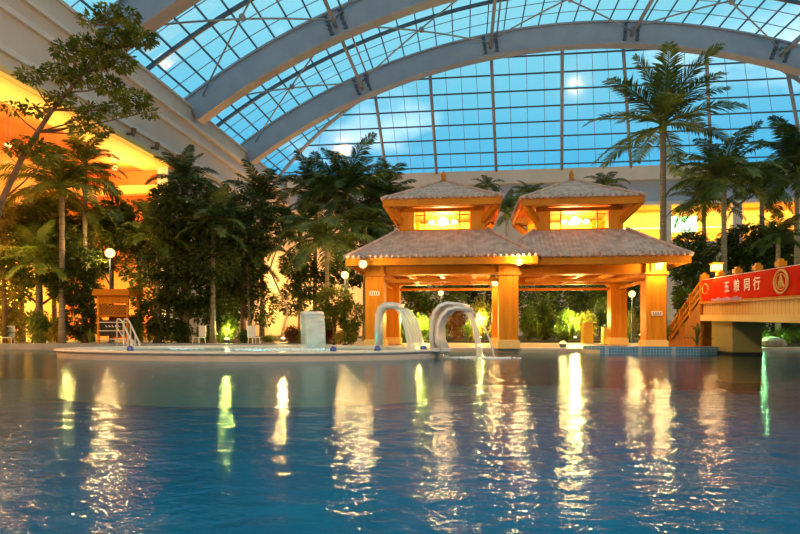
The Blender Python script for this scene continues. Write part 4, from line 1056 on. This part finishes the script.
tree(300, 36, [(298, 265, 18, 14), (312, 285, 20, 16), (292, 300, 14, 16)], 3500, .24, 'dark shrub tree left of the orange globe lamp', 'leafdark', 28, tr=.12)
tree(335, 30.5, [(335, 300, 16, 14), (322, 318, 14, 12), (350, 315, 14, 14)], 3000, .2, 'green shrub tree between the white spout and the left pavilion', 'leafmid', 29, tr=.08)
tree(372, 39, [(375, 215, 22, 20), (360, 245, 22, 22), (385, 250, 20, 20), (350, 270, 18, 18)], 5000, .3, 'dark tree filling the corner behind the left pavilion', 'leafdark', 30, tr=.18)
tree(112, 33.5, [(112, 212, 20, 12), (100, 232, 18, 14), (122, 236, 18, 14), (96, 262, 18, 16)], 3500, .26, 'olive tree filling the gap left of the post lamp', 'leafmid', 51, tr=.12)
tree(168, 36, [(166, 200, 16, 16), (158, 228, 14, 18), (172, 250, 16, 18)], 3000, .26, 'dark tree wrapped around the pale gallery column', 'leafdark', 52, tr=.12)
tree(218, 38, [(220, 205, 20, 16), (215, 235, 22, 20), (225, 270, 24, 24), (228, 305, 22, 20)], 5000, .32, 'dark tree filling the gap between the two big left trees', 'leafdark', 53, tr=.16)
tree(55, 35, [(50, 200, 22, 14), (30, 225, 24, 16), (70, 230, 22, 16), (50, 250, 30, 16)], 4500, .28, 'golden leafed tree against the orange gallery wall', 'leafyel', 54, tr=.14)
palm(300, 37, 232, 52, 'feathery palm bending its fronds over the warm wall patch', 18, 'leafpalm', .15, lo=1, hi=5, seed=55)
palm(262, 39, 205, 44, 'dark palm rising behind the ragged dark tree', 18, 'leafdark', .15, lo=0, hi=5, seed=56)
palm(365, 35, 225, 40, 'dark palm low at the left eave of the pavilion', 18, 'leafdark', .15, lo=1, hi=5, seed=57)
palm(213, 31.0, 228, 40, 'dark green palm in front of the two big left trees', 20, 'leafpalm', .14, lo=0, hi=5, seed=61)
palm(158, 31.4, 240, 38, 'olive palm right of the post lamp', 18, 'leafmid', .13, lo=0, hi=5, seed=62)
palm(183, 33.6, 182, 36, 'feathery palm crown topping the big dark tree', 20, 'leafdark', .15, lo=0, hi=5, seed=63)
palm(85, 31.5, 165, 40, 'tall lit palm with wide fronds under the gallery soffit', 18, 'leafmid', .15, lo=0, hi=5, seed=64)
palm(38, 30.4, 262, 40, 'short golden green palm on the left bank', 16, 'leaflime', .13, lo=0, hi=5, seed=65)
# thin bare trunks in front of the warm wall
for i, (px, D, lab) in enumerate(((249, 33.5, 'slim pale trunk left of the warm lit wall patch'), (280, 35, 'leaning slim trunk crossing the warm lit wall patch'))):
    tree(px, D, [(px + 4, 230, 9, 7), (px - 6, 245, 8, 6)], 500, .22, lab, 'leafdark', 40 + i, tr=.10, trunk=[(px, 343), (px + (8 if i else 0), 310), (px - (10 if i else 2), 270), (px + 2, 232)], mtr='bark', name='slim_tree')
# --- right trees behind the bridge
tree(752, 36, [(745, 240, 20, 16), (770, 245, 20, 16), (725, 255, 18, 16), (795, 250, 18, 16), (760, 265, 26, 16)], 6000, .3, 'dark tree mass right behind the bridge banner', 'leafdark', 31, tr=.18)
tree(692, 33, [(690, 245, 14, 14), (682, 265, 12, 16), (700, 270, 14, 16), (688, 295, 12, 16)], 3500, .26, 'dark green tree between the right pavilion and bridge steps', 'leafdark', 32, tr=.12)
tree(688, 30.5, [(684, 300, 7, 12), (688, 318, 9, 10)], 1200, .24, 'lime leafed sapling at the foot of the bridge steps', 'leafmid', 33, tr=.06)
# --- backdrop behind pavilions
tree(420, 44, [(410, 268, 26, 20), (435, 290, 30, 24), (405, 305, 24, 20)], 5000, .34, 'green tree filling the left half of the first pavilion opening', 'leafmid', 34, tr=.2)
tree(480, 46, [(465, 275, 24, 20), (490, 295, 26, 24), (510, 270, 22, 22)], 5000, .34, 'dark tree behind the middle column', 'leafdark', 35, tr=.2)
tree(545, 44, [(535, 290, 24, 22), (560, 300, 26, 22), (545, 320, 24, 18)], 5000, .34, 'dark tree filling the left half of the second pavilion opening', 'leafdark', 36, tr=.2)
tree(605, 45, [(590, 290, 24, 22), (615, 295, 22, 22), (635, 300, 18, 22), (645, 325, 18, 14)], 5000, .34, 'green tree filling the right half of the second pavilion opening', 'leafmid', 37, tr=.2)
# --- low shrubs and clumps
shr = [  # px, D, w, top, mat, var, label
 (12, 30.8, 34, 300, 'leafyel', 0, 'yellow shrub behind the small white chair at the edge'), (38, 30.6, 30, 308, 'leaflime', 1, 'lime shrub second from the left picture edge'),
 (58, 30.9, 26, 318, 'leafyel', 2, 'small golden shrub low on the bank left of the dark bush'), (84, 31.2, 24, 325, 'leafmid', 0, 'low green shrub under the very dark bush'),
 (138, 31.0, 22, 312, 'leafmid', 1, 'green shrub right of the lattice hut'), (158, 31.3, 26, 318, 'leafdark', 2, 'dark shrub behind the foot of the handrails'),
 (182, 31.2, 26, 322, 'leafdark', 0, 'dark low shrub at the foot of the big dark tree'), (207, 31.6, 24, 325, 'leafmid', 1, 'green low shrub just left of the green spotlight'),
 (229, 31.9, 20, 318, 'leaflime', 2, 'glowing lime shrub over the green spotlight'), (246, 31.4, 18, 330, 'leafdark', 0, 'tiny dark shrub right of the green spotlight'),
 (292, 32.2, 22, 325, 'leafred', 1, 'reddish shrub left of the white waterfall spout'), (328, 31.4, 22, 322, 'leafred', 2, 'reddish shrub right behind the white waterfall spout'),
 (350, 30.2, 22, 322, 'leafmid', 0, 'green shrub against the front left pavilion column'), (340, 29.5, 16, 330, 'leafyel', 1, 'small golden shrub at the coping before the left pavilion'),
 (402, 37.5, 22, 305, 'leafmid', 1, 'green shrub behind the left pavilion, first from its left columns'), (422, 38, 24, 316, 'leaflime', 2, 'lime shrub seen under the slim fountain arch'),
 (440, 38.4, 24, 318, 'leaflime', 0, 'lime shrub seen behind the steel fountain'), (458, 38, 22, 305, 'leafred', 1, 'reddish shrub seen between the falling jets and steel arch'),
 (478, 37.6, 28, 300, 'leafyel', 2, 'golden shrub left of the middle column'), (498, 38, 18, 310, 'leaflime', 0, 'lime shrub tucked behind the middle column'),
 (528, 37.5, 20, 308, 'leafmid', 2, 'green shrub just right of the middle column'), (545, 38.4, 24, 300, 'leafmid', 0, 'tall green shrub behind the blazing spotlight, left side'),
 (566, 37.8, 30, 308, 'leaflime', 1, 'bright lime shrub right above the blazing spotlight'), (588, 38.2, 26, 312, 'leafyel', 0, 'golden shrub behind the orange yellow bin'),
 (606, 39.0, 26, 298, 'leafmid', 1, 'tall green shrub above the bright yellow bin'), (630, 36.6, 16, 312, 'leafyel', 2, 'golden shrub between the two right pavilion columns'),
 (676, 29.4, 14, 322, 'leafred', 0, 'reddish shrub right of the right pavilion front column'), (765, 30, 18, 330, 'leafmid', 1, 'green shrub under the bridge just right of the pier'),
 (785, 29.5, 22, 329, 'leafmid', 2, 'green shrub under the bridge near the picture edge'), (806, 30, 24, 328, 'leaflime', 0, 'lime shrub under the bridge cut by the picture edge'),
 (735, 31, 30, 318, 'leafdark', 1, 'dark shrub hidden behind the bridge pier'), (752, 31.6, 34, 312, 'leafdark', 0, 'dark shrub just right of the bridge pier, rear row'), (784, 31.4, 36, 310, 'leafdark', 2, 'dark shrub under the bridge, rear row near the picture edge'), (812, 31.8, 34, 312, 'leafdark', 1, 'dark shrub under the bridge at the picture edge, rear row'),
 (268, 33.2, 16, 335, 'leafdark', 2, 'little dark shrub at the foot of the warm wall')]
for (px, D, w, top, m, var, lab) in shr: bush(px, D, w, top, lab, m, var, ls=.20 if m != 'leafdark' else .22, n=1400)
bl = [(4, 30.0, 26, 322, 'leaflime', 'lime bladed clump at the left picture edge'), (50, 29.9, 22, 326, 'leafyel', 'golden bladed clump left of the dark bush tree'), (90, 30.3, 18, 328, 'leaflime', 'lime bladed clump beside the lattice hut foot'),
      (150, 30.1, 20, 330, 'leafmid', 'green bladed clump right of the handrails'), (220, 30.7, 16, 330, 'leaflime', 'lime bladed clump at the green spotlight'), (172, 30.4, 20, 332, 'leafmid', 'green bladed clump left of the second white chair'),
      (300, 30.2, 20, 330, 'leafmid', 'green bladed clump behind the white spout'), (345, 29.0, 18, 332, 'leafmid', 'green bladed clump at the foot of the front left column'),
      (430, 36.6, 24, 322, 'leaflime', 'lime bladed clump framed by the steel fountain arch'), (412, 36.4, 22, 325, 'leaflime', 'lime bladed clump behind the slim fountain sheet'), (468, 36.6, 26, 318, 'leaflime', 'lime bladed clump behind the falling jets'),
      (490, 36.4, 20, 325, 'leafyel', 'golden bladed clump left of the middle column foot'), (538, 36.4, 22, 318, 'leafmid', 'green bladed clump right of the middle column'), (556, 36.5, 22, 322, 'leaflime', 'lime bladed clump above left of the blazing spotlight'),
      (573, 36.4, 22, 320, 'leaflime', 'lime bladed clump above right of the blazing spotlight'), (628, 35.8, 14, 328, 'leaflime', 'lime bladed clump between the right columns'), (682, 28.8, 18, 318, 'leafmid', 'green bladed clump by the bridge steps'),
      (768, 28.6, 18, 334, 'leafmid', 'dark green bladed clump below the bridge beside the pier'), (784, 28.5, 16, 331, 'leaflime', 'bright bladed clump below the bridge'), (797, 28.6, 18, 333, 'leafmid', 'green bladed clump below the bridge at the picture edge')]
for i, (px, D, w, top, m, lab) in enumerate(bl): bladeplant(px, D, w, top, lab, m, 30, var=i % 3, wide=.17)
bladeplant(697, 23.65, 30, 320, 'dark green fern like plant overhanging the blue mosaic ledge by the bridge steps', 'leafpalm', 22, z0=.31, var=4, wide=.12)
bladeplant(668, 27.2, 16, 318, 'green bladed plant between the right front column and the bridge steps', 'leafmid', 24, z0=.15, var=5, wide=.14)
# rocks with pink flowers seen under the bridge
b = MB(); q = random.Random(5)
for k in range(1):
    b.ball((0, 0, .15), .6, 10, .55); b.v = [(v[0] * (1 + q.uniform(-.12, .12)), v[1] * (1 + q.uniform(-.12, .12)), v[2]) for v in b.v]
o_ = b.build('boulder', 'rock'); o_.location = at(773, 28.0, .2); tag(o_, 'pinkish rounded boulder on the bank below the bridge', 'rock')
# ------------------------------------------------------------------ world, camera, view
w = bpy.data.worlds.new('dusk_sky'); bpy.context.scene.world = w; w.use_nodes = True
nt = w.node_tree; N = nt.nodes; L = nt.links; N.clear()
out = N.new('ShaderNodeOutputWorld'); bg = N.new('ShaderNodeBackground'); tc = N.new('ShaderNodeTexCoord'); sp = N.new('ShaderNodeSeparateXYZ')
L.new(tc.outputs['Generated'], sp.inputs[0])
rp = N.new('ShaderNodeValToRGB'); rp.color_ramp.elements[0].position = .22; rp.color_ramp.elements[1].position = .62
rp.color_ramp.elements[0].color = (.035, .33, .58, 1); rp.color_ramp.elements[1].color = (.30, .60, .64, 1)
e = rp.color_ramp.elements.new(.38); e.color = (.14, .45, .60, 1)
L.new(sp.outputs['Z'], rp.inputs[0])
mp = N.new('ShaderNodeMapping'); mp.inputs['Scale'].default_value = (1, 1, 2.6); L.new(tc.outputs['Generated'], mp.inputs[0])
nz_ = N.new('ShaderNodeTexNoise'); nz_.inputs['Scale'].default_value = 3.2; nz_.inputs['Detail'].default_value = 5; L.new(mp.outputs[0], nz_.inputs['Vector'])
cr = N.new('ShaderNodeValToRGB'); cr.color_ramp.elements[0].position = .56; cr.color_ramp.elements[1].position = .74
L.new(nz_.outputs['Fac'], cr.inputs[0])
mx = N.new('ShaderNodeMix'); mx.data_type = 'RGBA'; mx.inputs['B'].default_value = (.62, .82, .92, 1)
L.new(cr.outputs[0], mx.inputs['Factor']); L.new(rp.outputs[0], mx.inputs['A']); L.new(mx.outputs['Result'], bg.inputs[0]); bg.inputs[1].default_value = 1.0
L.new(bg.outputs[0], out.inputs[0])
cam = bpy.data.cameras.new('camera'); co = bpy.data.objects.new('camera', cam); col.objects.link(co)
co.location = (0, 0, HC); co.rotation_euler = (PI / 2, 0, TH)
cam.sensor_width = 36; cam.lens = F / 800 * 36; cam.shift_y = 61 / 800; cam.clip_end = 400; cam.clip_start = .05
sc = bpy.context.scene; sc.camera = co
sc.view_settings.view_transform = 'Standard'; sc.view_settings.look = 'None'; sc.view_settings.exposure = 0.6; sc.view_settings.gamma = 1.0; sc.view_settings.use_curve_mapping = False
sc.cycles.use_denoising = True
sc.cycles.max_bounces = 6; sc.cycles.transparent_max_bounces = 16; sc.cycles.sample_clamp_indirect = 4; sc.cycles.caustics_reflective = False
